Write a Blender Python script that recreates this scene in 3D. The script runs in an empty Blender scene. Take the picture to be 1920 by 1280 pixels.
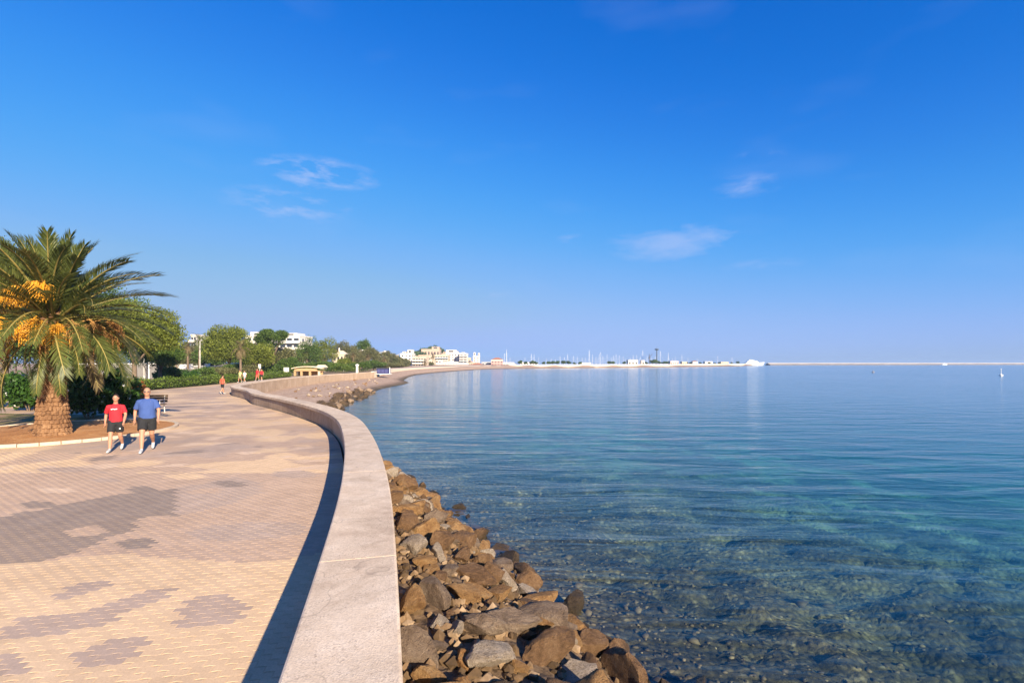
import bpy, bmesh, math, random
import numpy as np
from mathutils import Vector, Matrix, noise as mnoise

# ------------------------------------------------------------------ camera, sky, sun, exposure
SC = bpy.context.scene
COL = SC.collection
CAMZ = 2.5
F = 950.0            # focal length in photo pixels (1920 wide)
HOR = 680.0          # horizon row of the photo
SEA = -1.4
cam_d = bpy.data.cameras.new('camera')
cam = bpy.data.objects.new('camera', cam_d)
COL.objects.link(cam)
cam.location = (0, 0, CAMZ)
cam.rotation_euler = (math.radians(90), 0, 0)
cam_d.sensor_width = 36.0
cam_d.lens = 36.0 * F / 1920.0
cam_d.shift_y = (HOR - 640.0) / 1920.0
cam_d.clip_start = 0.05
cam_d.clip_end = 30000.0
SC.camera = cam
SC.render.resolution_x = 1024
SC.render.resolution_y = 682

EXPOSURE = 1.2
SUN_EL = math.radians(22.0)
SUN_AZ = math.radians(148.0)          # clockwise from +Y : behind the camera, to its right
W = bpy.data.worlds.new('World')
SC.world = W
W.use_nodes = True
def build_world():
    nt = W.node_tree
    nt.nodes.clear()
    out = nt.nodes.new('ShaderNodeOutputWorld')
    bg = nt.nodes.new('ShaderNodeBackground')
    sky = nt.nodes.new('ShaderNodeTexSky')
    sky.sky_type = 'NISHITA'
    sky.sun_disc = False
    sky.sun_elevation = SUN_EL
    sky.sun_rotation = SUN_AZ
    sky.altitude = 0.0
    sky.air_density = 1.0
    sky.dust_density = 0.3
    sky.ozone_density = 3.0
    # film response of the photograph's sky: saturated blue, held back near the horizon
    sc_ = nt.nodes.new('ShaderNodeVectorMath'); sc_.operation = 'SCALE'; sc_.inputs['Scale'].default_value = 0.1
    nt.links.new(sky.outputs[0], sc_.inputs[0])
    cv = nt.nodes.new('ShaderNodeRGBCurve')
    pts = ([(.06, .003), (.085, .007), (.105, .020), (.142, .05), (.193, .102), (.289, .216), (.448, .325), (.686, .355), (.75, .33), (1, .33)],
           [(.08, .08), (.158, .171), (.193, .22), (.259, .318), (.346, .408), (.489, .485), (.673, .53), (.82, .52), (1, .50)],
           [(.15, .42), (.297, .71), (.355, .80), (.458, .90), (.565, .93), (.71, .92), (.79, .85), (1, .80)])
    for c_, pp in zip(cv.mapping.curves, pts):
        while len(c_.points) < len(pp) + 1: c_.points.new(.5, .5)
        for q, (a_, b_) in zip(c_.points, [(0, 0)] + pp): q.location = (a_, b_)
    cv.mapping.use_clip = False
    cv.mapping.update()
    nt.links.new(sc_.outputs[0], cv.inputs['Color'])
    hs = nt.nodes.new('ShaderNodeVectorMath'); hs.operation = 'SCALE'; hs.inputs['Scale'].default_value = 10.0 / 2 ** EXPOSURE
    nt.links.new(cv.outputs[0], hs.inputs[0])
    # thin cirrus: soft-edged ellipses in direction space broken up by noise
    tc = nt.nodes.new('ShaderNodeTexCoord')
    sep = nt.nodes.new('ShaderNodeSeparateXYZ')
    nt.links.new(tc.outputs['Generated'], sep.inputs[0])
    def m(op, a, b=None, c=None, clamp=False):
        n = nt.nodes.new('ShaderNodeMath'); n.operation = op; n.use_clamp = clamp
        for i, v in enumerate((a, b, c)):
            if v is None: continue
            if isinstance(v, (int, float)): n.inputs[i].default_value = v
            else: nt.links.new(v, n.inputs[i])
        return n.outputs[0]
    az = m('ARCTAN2', sep.outputs[0], sep.outputs[1])
    el = m('ARCSINE', sep.outputs[2])
    comb = nt.nodes.new('ShaderNodeCombineXYZ')
    nt.links.new(az, comb.inputs[0]); nt.links.new(m('MULTIPLY', el, 3.2), comb.inputs[1])
    nz = nt.nodes.new('ShaderNodeTexNoise'); nz.inputs['Scale'].default_value = 17.0
    nz.inputs['Detail'].default_value = 8.0; nz.inputs['Roughness'].default_value = 0.62
    nz.inputs['Distortion'].default_value = 0.25
    nt.links.new(comb.outputs[0], nz.inputs['Vector'])
    nz2 = nt.nodes.new('ShaderNodeTexNoise'); nz2.inputs['Scale'].default_value = 3.0
    nz2.inputs['Detail'].default_value = 3.0
    nt.links.new(comb.outputs[0], nz2.inputs['Vector'])
    total = None
    def azel(px, py):
        x, z = (px - 960) / F, (HOR - py) / F
        return math.atan2(x, 1.0), math.atan2(z, math.hypot(1, x))
    # px, py, half width px, half height px, noise threshold, gain
    for px, py, hw, hh, th, g in ((600, 326, 120, 36, .45, .95), (540, 385, 125, 40, .48, .7), (1245, 460, 118, 36, .20, .62),
                                  (1400, 348, 85, 26, .44, .5), (1420, 296, 60, 18, .5, .42), (1075, 447, 40, 10, .45, .45),
                                  (1430, 497, 90, 14, .45, .3), (910, 550, 60, 10, .45, .3)):
        a0, e0 = azel(px, py); a1, _ = azel(px + hw, py); _, e1 = azel(px, py - hh)
        u = m('DIVIDE', m('SUBTRACT', az, a0), a1 - a0)
        v = m('DIVIDE', m('SUBTRACT', el, e0), e1 - e0)
        r2 = m('ADD', m('MULTIPLY', u, u), m('MULTIPLY', v, v))
        fall = m('SUBTRACT', 1.0, m('SQRT', r2), clamp=True)
        fall = m('POWER', fall, .7)
        nn = m('MULTIPLY', m('SUBTRACT', nz.outputs[0], th, clamp=True), g * 3.2)
        if th < .3:
            # the denser bank: edge eaten by noise, brighter lower right
            e_ = m('ADD', m('SUBTRACT', 1.0, m('SQRT', r2)), m('MULTIPLY', m('SUBTRACT', nz.outputs[0], .5), 1.5))
            e_ = m('ADD', e_, m('MULTIPLY', m('SUBTRACT', nz2.outputs[0], .5), 1.2))
            c = m('MULTIPLY', m('MULTIPLY', m('SMOOTH_MIN', m('MAXIMUM', e_, 0.0), .8, .3), g), m('ADD', .75, m('MULTIPLY', u, .18)), clamp=True)
        else:
            c = m('MULTIPLY', fall, nn)
        total = c if total is None else m('ADD', total, c)
    # faint veils elsewhere in the sky
    veil = m('MULTIPLY', m('SUBTRACT', nz2.outputs[0], .56, clamp=True), .35)
    total = m('ADD', total, veil)
    total = m('MINIMUM', total, .8)
    mix = nt.nodes.new('ShaderNodeMix'); mix.data_type = 'RGBA'
    nt.links.new(total, mix.inputs['Factor'])
    nt.links.new(hs.outputs[0], mix.inputs[6])
    mix.inputs[7].default_value = (2.6, 2.9, 4.15, 1)
    nt.links.new(mix.outputs[2], bg.inputs['Color'])
    bg.inputs['Strength'].default_value = 0.1
    nt.links.new(bg.outputs[0], out.inputs[0])
build_world()

sun_d = bpy.data.lights.new('sun', 'SUN')
sun_d.energy = 5.0
sun_d.angle = math.radians(0.55)
sun_d.color = (1.0, 0.86, 0.67)
sun = bpy.data.objects.new('sun', sun_d)
COL.objects.link(sun)
SUNV = Vector((math.sin(SUN_AZ) * math.cos(SUN_EL), math.cos(SUN_AZ) * math.cos(SUN_EL), math.sin(SUN_EL)))
sun.rotation_euler = (-SUNV).to_track_quat('-Z', 'Y').to_euler()
sun.location = (20, -40, 30)

vs = SC.view_settings
vs.view_transform = 'Standard'
vs.look = 'None'
vs.exposure = EXPOSURE
vs.gamma = 1.0
vs.use_curve_mapping = False
SC.cycles.use_denoising = True
SC.cycles.max_bounces = 8
SC.cycles.diffuse_bounces = 3
SC.cycles.glossy_bounces = 3
SC.cycles.transmission_bounces = 4
SC.cycles.transparent_max_bounces = 12
SC.cycles.volume_bounces = 1
SC.cycles.caustics_reflective = False
SC.cycles.caustics_refractive = False

# ------------------------------------------------------------------ helpers
def gp(px, py, z=0.0):
    """the point of height z seen at a photo pixel"""
    d = F * (CAMZ - z) / (py - HOR)
    return Vector(((px - 960) / F * d, d, z))
def at(px, d, z=0.0):
    return Vector(((px - 960) / F * d, d, z))
def zat(py, d):
    return CAMZ + (HOR - py) * d / F

def tag(o, label=None, cat=None, group=None, kind=None):
    if label: o['label'] = label
    if cat: o['category'] = cat
    if group: o['group'] = group
    if kind: o['kind'] = kind
    return o
def link(name, me, mat=None, parent=None, loc=None, smooth=False):
    o = bpy.data.objects.new(name, me)
    COL.objects.link(o)
    if mat is not None:
        if isinstance(mat, (list, tuple)):
            if not len(me.materials):
                for q in mat: me.materials.append(q)
        elif not len(me.materials):
            me.materials.append(mat)
    if parent is not None: o.parent = parent
    if loc is not None: o.location = loc
    return o
def empty(name, loc=(0, 0, 0), rz=0.0):
    o = bpy.data.objects.new(name, None)
    COL.objects.link(o)
    o.empty_display_size = .2
    o.location = loc
    o.rotation_euler = (0, 0, rz)
    return o
def children_of(o):
    return [c for c in o.children]
def copy_tree(o, parent=None):
    c = o.copy(); COL.objects.link(c)
    if parent is not None: c.parent = parent
    for ch in list(o.children): copy_tree(ch, c)
    return c
def mesh_np(name, V, Fc, smooth=False):
    """V (n,3) array, Fc (m,k) array of equal sided faces"""
    me = bpy.data.meshes.new(name)
    V = np.asarray(V, dtype=np.float32); Fc = np.asarray(Fc, dtype=np.int32)
    n, k = Fc.shape
    me.vertices.add(len(V)); me.vertices.foreach_set('co', V.ravel())
    me.loops.add(n * k); me.loops.foreach_set('vertex_index', Fc.ravel())
    me.polygons.add(n)
    me.polygons.foreach_set('loop_start', np.arange(0, n * k, k, dtype=np.int32))
    me.polygons.foreach_set('loop_total', np.full(n, k, dtype=np.int32))
    me.polygons.foreach_set('use_smooth', np.full(n, bool(smooth)))
    me.update(calc_edges=True)
    return me

class MB:
    """collects simple solids into one mesh"""
    def __init__(s): s.v = []; s.f = []
    def box(s, c, size, rz=0.0, taper=1.0):
        x, y, z = size[0] / 2, size[1] / 2, size[2] / 2
        b = len(s.v); cs, sn = math.cos(rz), math.sin(rz)
        for dz in (-1, 1):
            t = taper if dz > 0 else 1.0
            for dx, dy in ((-1, -1), (1, -1), (1, 1), (-1, 1)):
                X, Y = dx * x * t, dy * y * t
                s.v.append((c[0] + X * cs - Y * sn, c[1] + X * sn + Y * cs, c[2] + dz * z))
        s.f += [(b+3, b+2, b+1, b), (b+4, b+5, b+6, b+7)] + [(b+i, b+(i+1) % 4, b+4+(i+1) % 4, b+4+i) for i in range(4)]
        return s
    def tube(s, pts, rad, n=8, cap=True, ell=1.0):
        pts = [Vector(p) for p in pts]
        if not isinstance(rad, (list, tuple)): rad = [rad] * len(pts)
        b = len(s.v)
        prev = None
        for i, p in enumerate(pts):
            t = (pts[min(i+1, len(pts)-1)] - pts[max(i-1, 0)])
            if t.length < 1e-9: t = Vector((0, 0, 1))
            t.normalize()
            if prev is None:
                up = Vector((0, 0, 1)) if abs(t.z) < .9 else Vector((0, 1, 0))
                u = up.cross(t).normalized()
            else:
                u = (prev - t * prev.dot(t)).normalized()
            prev = u
            w = t.cross(u)
            for k in range(n):
                a = 2 * math.pi * k / n
                q = p + u * math.cos(a) * rad[i] + w * math.sin(a) * rad[i] * ell
                s.v.append(tuple(q))
        for i in range(len(pts) - 1):
            for k in range(n):
                s.f.append((b+i*n+k, b+i*n+(k+1) % n, b+(i+1)*n+(k+1) % n, b+(i+1)*n+k))
        if cap:
            s.f.append(tuple(b+k for k in reversed(range(n))))
            s.f.append(tuple(b+(len(pts)-1)*n+k for k in range(n)))
        return s
    def ball(s, c, r, seg=10, rings=7):
        if not isinstance(r, (list, tuple)): r = (r, r, r)
        b = len(s.v)
        s.v.append((c[0], c[1], c[2] - r[2]))
        for i in range(1, rings):
            a = -math.pi/2 + math.pi * i / rings
            for k in range(seg):
                t = 2 * math.pi * k / seg
                s.v.append((c[0] + r[0]*math.cos(a)*math.cos(t), c[1] + r[1]*math.cos(a)*math.sin(t), c[2] + r[2]*math.sin(a)))
        s.v.append((c[0], c[1], c[2] + r[2]))
        top = len(s.v) - 1
        for k in range(seg):
            s.f.append((b, b+1+(k+1) % seg, b+1+k))
            s.f.append((top, b+1+(rings-2)*seg+k, b+1+(rings-2)*seg+(k+1) % seg))
        for i in range(rings-2):
            for k in range(seg):
                s.f.append((b+1+i*seg+k, b+1+i*seg+(k+1) % seg, b+1+(i+1)*seg+(k+1) % seg, b+1+(i+1)*seg+k))
        return s
    def prism(s, poly, z0, z1):
        b = len(s.v); n = len(poly)
        for p in poly: s.v.append((p[0], p[1], z0))
        for p in poly: s.v.append((p[0], p[1], z1))
        s.f.append(tuple(b+k for k in reversed(range(n)))); s.f.append(tuple(b+n+k for k in range(n)))
        for k in range(n): s.f.append((b+k, b+(k+1) % n, b+n+(k+1) % n, b+n+k))
        return s
    def mesh(s, name, smooth=False):
        me = bpy.data.meshes.new(name); me.from_pydata(s.v, [], s.f)
        if smooth: me.polygons.foreach_set('use_smooth', [True] * len(me.polygons))
        me.update(); return me
    def build(s, name, mat, parent=None, loc=None, smooth=False):
        return link(name, s.mesh(name, smooth), mat, parent, loc)

def catmull(P, n=8):
    P = [np.array(p, float) for p in P]
    out = []
    for i in range(len(P) - 1):
        p0 = P[max(i-1, 0)]; p1 = P[i]; p2 = P[i+1]; p3 = P[min(i+2, len(P)-1)]
        for k in range(n):
            t = k / n
            out.append(.5 * ((2*p1) + (-p0+p2)*t + (2*p0-5*p1+4*p2-p3)*t*t + (-p0+3*p1-3*p2+p3)*t**3))
    out.append(P[-1])
    return np.array(out)
def resample(P, step):
    P = np.asarray(P, float)
    L = np.concatenate([[0], np.cumsum(np.linalg.norm(np.diff(P, axis=0), axis=1))])
    n = max(2, int(round(L[-1] / step)) + 1)
    t = np.linspace(0, L[-1], n)
    return np.stack([np.interp(t, L, P[:, i]) for i in range(P.shape[1])], 1)

# ------------------------------------------------------------------ materials
class NT:
    def __init__(s, name):
        s.m = bpy.data.materials.new(name); s.m.use_nodes = True
        s.t = s.m.node_tree; s.t.nodes.clear()
        s.out = s.t.nodes.new('ShaderNodeOutputMaterial')
    def n(s, typ, **kw):
        q = s.t.nodes.new(typ)
        for k, v in kw.items():
            if k in q.inputs: 
                if isinstance(v, bpy.types.NodeSocket): s.t.links.new(v, q.inputs[k])
                else: q.inputs[k].default_value = v
            else: setattr(q, k, v)
        return q
    def l(s, a, b): s.t.links.new(a, b)
    def coord(s, which='Object', scale=None):
        c = s.n('ShaderNodeTexCoord').outputs[which]
        if scale is not None:
            mp = s.n('ShaderNodeMapping'); s.l(c, mp.inputs[0]); mp.inputs['Scale'].default_value = scale
            c = mp.outputs[0]
        return c
    def noise(s, vec, scale, detail=4, rough=.55, dist=0):
        q = s.n('ShaderNodeTexNoise'); q.inputs['Scale'].default_value = scale; q.inputs['Detail'].default_value = detail
        q.inputs['Roughness'].default_value = rough; q.inputs['Distortion'].default_value = dist
        if vec is not None: s.l(vec, q.inputs['Vector'])
        return q.outputs[0]
    def ramp(s, fac, stops):
        q = s.n('ShaderNodeValToRGB'); e = q.color_ramp.elements
        while len(e) < len(stops): e.new(.5)
        for i, (p, c) in enumerate(stops):
            e[i].position = p; e[i].color = tuple(c) + (1,) if len(c) == 3 else c
        s.l(fac, q.inputs[0]); return q.outputs[0]
    def mix(s, fac, a, b, mode='MIX'):
        q = s.n('ShaderNodeMix'); q.data_type = 'RGBA'; q.blend_type = mode
        for i, v in ((0, fac), (6, a), (7, b)):
            if isinstance(v, bpy.types.NodeSocket): s.l(v, q.inputs[i])
            elif isinstance(v, (tuple, list)): q.inputs[i].default_value = tuple(v) + (1,) if len(v) == 3 else v
            else: q.inputs[i].default_value = v
        return q.outputs[2]
    def math(s, op, a, b=None, clamp=False):
        q = s.n('ShaderNodeMath'); q.operation = op; q.use_clamp = clamp
        for i, v in enumerate((a, b)):
            if v is None: continue
            if isinstance(v, bpy.types.NodeSocket): s.l(v, q.inputs[i])
            else: q.inputs[i].default_value = v
        return q.outputs[0]
    def bump(s, h, strength=.3, dist=.02, normal=None):
        q = s.n('ShaderNodeBump'); q.inputs['Strength'].default_value = strength; q.inputs['Distance'].default_value = dist
        s.l(h, q.inputs['Height'])
        if normal is not None: s.l(normal, q.inputs['Normal'])
        return q.outputs[0]
    def bsdf(s, color, rough=.8, normal=None, spec=.3, metal=0.0):
        q = s.n('ShaderNodeBsdfPrincipled')
        for k, v in (('Base Color', color), ('Roughness', rough), ('Metallic', metal), ('Specular IOR Level', spec)):
            if isinstance(v, bpy.types.NodeSocket): s.l(v, q.inputs[k])
            elif isinstance(v, (tuple, list)): q.inputs[k].default_value = tuple(v) + (1,) if len(v) == 3 else v
            else: q.inputs[k].default_value = v
        if normal is not None: s.l(normal, q.inputs['Normal'])
        s.l(q.outputs[0], s.out.inputs[0]); return q
    def rnd(s): return s.n('ShaderNodeObjectInfo').outputs['Random']

MATS = {}
def mat_plain(name, col, rough=.75, var=.12, scale=3.0, bump=.15, spec=.3, metal=0.0):
    if name in MATS: return MATS[name]
    t = NT(name)
    co = t.coord('Object')
    nz = t.noise(co, scale, 6, .6)
    nf = t.noise(co, scale * 14, 3, .6)
    f = t.math('ADD', t.math('MULTIPLY', nz, .7), t.math('MULTIPLY', nf, .3))
    c = t.ramp(f, [(.3, tuple(x * (1 - var) for x in col)), (.7, tuple(min(1, x * (1 + var)) for x in col))])
    t.bsdf(c, rough, t.bump(nf, bump, .01) if bump else None, spec, metal)
    MATS[name] = t.m
    return t.m
def mat_leaf(name, dark, light, trans=.35, rough=.55, scale=.8):
    """foliage: colour varies leaf by leaf (per-island random) and clump by clump"""
    t = NT(name)
    geo = t.n('ShaderNodeNewGeometry')
    r = geo.outputs['Random Per Island']
    nz = t.noise(t.coord('Object'), scale, 3, .5)
    f = t.math('ADD', t.math('MULTIPLY', r, .55), t.math('MULTIPLY', nz, .5))
    c = t.ramp(f, [(.2, dark), (.8, light)])
    d = t.n('ShaderNodeBsdfPrincipled'); t.l(c, d.inputs['Base Color']); d.inputs['Roughness'].default_value = rough
    d.inputs['Specular IOR Level'].default_value = .25
    tr = t.n('ShaderNodeBsdfTranslucent')
    tc = t.mix(.5, c, tuple(min(1, x * 1.5) for x in light)); t.l(tc, tr.inputs[0])
    mx = t.n('ShaderNodeMixShader'); mx.inputs[0].default_value = trans
    t.l(d.outputs[0], mx.inputs[1]); t.l(tr.outputs[0], mx.inputs[2]); t.l(mx.outputs[0], t.out.inputs[0])
    MATS[name] = t.m
    return t.m
# ------------------------------------------------------------------ the sea wall line and the shoreline
WALL_H = 0.65
def wl(px, py): 
    d = F * (CAMZ - WALL_H) / (py - HOR)
    return ((px - 960) / F * d, d)
in_px = [(525, 1280), (547, 1210), (577, 1120), (602, 1047), (619, 1000), (634, 950), (646, 900), (648.6, 840), (650, 811), (640, 792),
         (619, 775), (575.5, 761), (527.6, 749), (482, 738), (440, 730)]
out_px = [(756, 1280), (752.5, 1190), (746, 1060), (741, 1000), (736, 935), (731, 900), (721.6, 873), (707, 828), (695, 811), (678.5, 787),
          (647, 770), (611, 759.5), (575, 751), (539.6, 744), (491.6, 735.6)]
inner = [wl(*p) for p in in_px]
outer = [wl(*p) for p in out_px]
# centre line from the two measured edges: outer edge pushed in by half the width
WALL_W = 0.71
def smooth_line(P, it):
    P = np.array(P, float)
    for _ in range(it):
        Q = P.copy(); Q[1:-1] = (P[:-2] + 2 * P[1:-1] + P[2:]) / 4; P = Q
    return P
oc = resample(catmull(outer, 10), .3)
oc = smooth_line(oc, 25)
tn = np.gradient(oc, axis=0); tn /= np.linalg.norm(tn, axis=1)[:, None]
nl = np.stack([-tn[:, 1], tn[:, 0]], 1)          # left of travel = promenade side
cen = oc + nl * WALL_W / 2
far_c = [(-18.0, 34.9), (-21.6, 39.6), (-23.4, 43.5), (-25.0, 49), (-27.3, 60), (-28.8, 72), (-29.3, 86), (-28.6, 104)]
d0 = cen[0] - cen[3]; d0 /= np.linalg.norm(d0)
back = [tuple(cen[0] + d0 * s) for s in (14, 9, 5, 2.5, 1)]
keep = [tuple(c) for c in cen[::4] if c[1] < 32.2]
CEN = resample(catmull(back + keep + far_c, 8), .25)
CEN = smooth_line(CEN, 12)
T = np.gradient(CEN, axis=0); T /= np.linalg.norm(T, axis=1)[:, None]
N = np.stack([-T[:, 1], T[:, 0]], 1)             # towards the promenade
WIN = CEN + N * WALL_W / 2
WOUT = CEN - N * WALL_W / 2

SHORE = [(3.2, -60), (3.2, -10), (2.6, 0), (1.9, 4.5), (1.45, 6.3), (.8, 7.2), (.1, 9.0), (-.78, 10.9), (-1.5, 12.5), (-2.56, 14.5), (-3.7, 16.9), (-5.7, 20.6),
         (-9.2, 26.0), (-12.0, 31.5), (-13.4, 38), (-15.0, 45), (-16.2, 53), (-17.6, 60), (-18.4, 68), (-19.6, 77), (-19.3, 90), (-20.2, 100), (-24, 113),
         (-28, 137), (-31, 165), (-30, 200), (-26, 250), (-17, 315), (0, 350), (32, 382), (70, 408), (118, 442), (206, 529), (300, 650), (405, 835)]
LAND = SHORE + [(430, 850), (340, 742), (240, 612), (140, 512), (60, 462), (10, 440), (-20, 470), (-60, 620), (-160, 1400), (-1800, 1400), (-1800, -60)]
SH = np.array(SHORE, float); LD = np.array(LAND, float)
def seg_dist(P, A):
    P = np.atleast_2d(P); best = np.full(len(P), 1e18)
    for i in range(len(A) - 1):
        a, b = A[i], A[i+1]; ab = b - a
        t = np.clip(((P - a) @ ab) / (ab @ ab), 0, 1)
        q = a + t[:, None] * ab
        best = np.minimum(best, ((P - q) ** 2).sum(1))
    return np.sqrt(best)
def inside(P, poly):
    P = np.atleast_2d(P); x, y = P[:, 0], P[:, 1]; r = np.zeros(len(P), bool)
    j = len(poly) - 1
    for i in range(len(poly)):
        xi, yi = poly[i]; xj, yj = poly[j]
        c = ((yi > y) != (yj > y)) & (x < (xj - xi) * (y - yi) / (yj - yi + 1e-12) + xi)
        r ^= c; j = i
    return r
def vnoise(P, s, seed=0):
    return np.array([mnoise.noise((p[0] * s + seed * 17.3, p[1] * s - seed * 5.1, seed * 3.7)) for p in P])
def terrain_z(P, rough=True):
    P = np.atleast_2d(np.asarray(P, float))
    LDc = np.vstack([LD, LD[:1]])
    d = seg_dist(P, LDc); ins = inside(P, LD)
    w = np.interp(P[:, 1], [0, 30, 46, 110, 140, 300], [2.4, 2.0, 9.0, 9.0, 6.0, 7.0])
    t = np.clip(d / w, 0, 1)
    top = np.interp(P[:, 1], [0, 30, 46, 110, 200, 400], [1.2, 1.1, .85, .85, 1.4, 2.4])
    up = SEA + top * (1 - (1 - t) ** 1.7)
    dn = SEA - .05 - np.interp(d, [0, 2, 5, 10, 20, 45, 120, 300], [0, .45, .8, 1.25, 2.3, 4.2, 6.5, 8])
    z = np.where(ins, up, dn)
    if rough:
        near = (P[:, 1] < 60) & (d < 40)
        nn = np.zeros(len(P))
        if near.any():
            Q = P[near]
            nn[near] = vnoise(Q, .55, 1) * .14 + vnoise(Q, 1.6, 2) * .16 + vnoise(Q, 3.2, 3) * .12
        z = z + nn * np.where(ins, .25 * (1 - t), np.clip(d / 3, .3, 1.2))
    return z
def mat_shore():
    t = NT('shore_ground')
    co = t.coord('Object')
    pos = t.n('ShaderNodeSeparateXYZ'); t.l(co, pos.inputs[0])
    a = t.noise(co, .23, 5, .6, .6); b = t.noise(co, 1.4, 5, .65, .4); c = t.noise(co, 9.0, 4, .65)
    sand = t.ramp(t.math('ADD', t.math('MULTIPLY', b, .5), t.math('MULTIPLY', c, .5)), [(.36, (.24, .15, .10)), (.5, (.42, .29, .20)), (.64, (.56, .42, .30))])
    pebble = t.ramp(c, [(.3, (.10, .072, .035)), (.52, (.19, .135, .07)), (.75, (.29, .22, .13))])
    vo = t.n('ShaderNodeTexVoronoi'); vo.inputs['Scale'].default_value = 7.5; vo.inputs['Randomness'].default_value = 1.0; t.l(co, vo.inputs['Vector'])
    vs_ = t.n('ShaderNodeSeparateColor'); t.l(vo.outputs['Color'], vs_.inputs[0])
    cob = t.math('MULTIPLY', vs_.outputs[0], t.ramp(vo.outputs['Distance'], [(.25, (1, 1, 1)), (.7, (.25, .25, .25))]))
    cobble = t.ramp(t.math('ADD', t.math('MULTIPLY', cob, .7), t.math('MULTIPLY', c, .3)), [(.15, (.03, .025, .010)), (.4, (.115, .09, .036)), (.65, (.22, .175, .08)), (.9, (.40, .33, .19))])
    pebble = t.mix(.75, pebble, cobble)
    weed = t.mix(.5, t.ramp(c, [(.3, (.010, .012, .008)), (.55, (.04, .034, .018)), (.8, (.09, .07, .038))]), t.mix(.5, cobble, (.01, .012, .008)))
    under = t.mix(t.ramp(t.math('ADD', t.math('MULTIPLY', a, .55), t.math('MULTIPLY', b, .5)), [(.50, (0, 0, 0)), (.60, (1, 1, 1))]), weed, pebble)
    z = pos.outputs[2]
    # bare pale sand bed further out, between the weed
    deep = t.math('MULTIPLY', t.math('SUBTRACT', -2.2, z), .8, clamp=True)
    bed = t.mix(t.ramp(a, [(.46, (0, 0, 0)), (.62, (1, 1, 1))]), weed, t.ramp(c, [(.3, (.17, .16, .10)), (.7, (.28, .26, .17))]))
    under = t.mix(deep, under, bed)
    fac = t.math('MULTIPLY', t.math('ADD', z, 1.40), 3.2, clamp=True)
    wet = t.mix(t.math('MULTIPLY', t.math('ADD', z, 1.2), 4.0, clamp=True), t.mix(.55, sand, (.12, .075, .045)), sand)
    nearf = t.math('MULTIPLY', t.math('SUBTRACT', 34.0, pos.outputs[1]), .12, clamp=True)
    wet = t.mix(nearf, wet, t.ramp(c, [(.3, (.07, .045, .025)), (.7, (.22, .145, .085))]))
    col = t.mix(fac, under, wet)
    h = t.math('ADD', t.math('MULTIPLY', b, .4), t.math('ADD', t.math('MULTIPLY', c, .3), t.math('MULTIPLY', vo.outputs['Distance'], -.35)))
    t.bsdf(col, .85, t.bump(h, .8, .14), .2)
    return t.m
def grid_mesh(name, xs, ys, fn):
    X, Y = np.meshgrid(xs, ys)
    P = np.stack([X.ravel(), Y.ravel()], 1)
    V = np.column_stack([P, fn(P)])
    nx, ny = len(xs), len(ys)
    i = np.arange(nx - 1)[None, :] + (np.arange(ny - 1) * nx)[:, None]
    i = i.ravel()
    return mesh_np(name, V, np.stack([i, i + 1, i + 1 + nx, i + nx], 1), True)
M_SHORE = mat_shore()
def geom(a, b, n0, r, sgn=1):
    out = [a]; st = n0
    while (out[-1] < b if sgn > 0 else out[-1] > b):
        out.append(out[-1] + sgn * st); st *= r
    return out
xs = sorted(set(geom(-40, -2000, 1.2, 1.25, -1)[1:] + list(np.arange(-40, -22, .8)) + list(np.arange(-22, 16, .22)) + geom(16, 9500, .3, 1.13)))
ys = sorted(set([-60, -30, -12, -4, 0] + list(np.arange(1.5, 26, .22)) + geom(26, 150, .35, 1.025) + geom(152, 9500, 4, 1.06)))
ter = link('shore', grid_mesh('shore', xs, ys, terrain_z), M_SHORE)
tag(ter, 'pebbly shore and weedy seabed along the sea wall', kind='structure')

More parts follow.
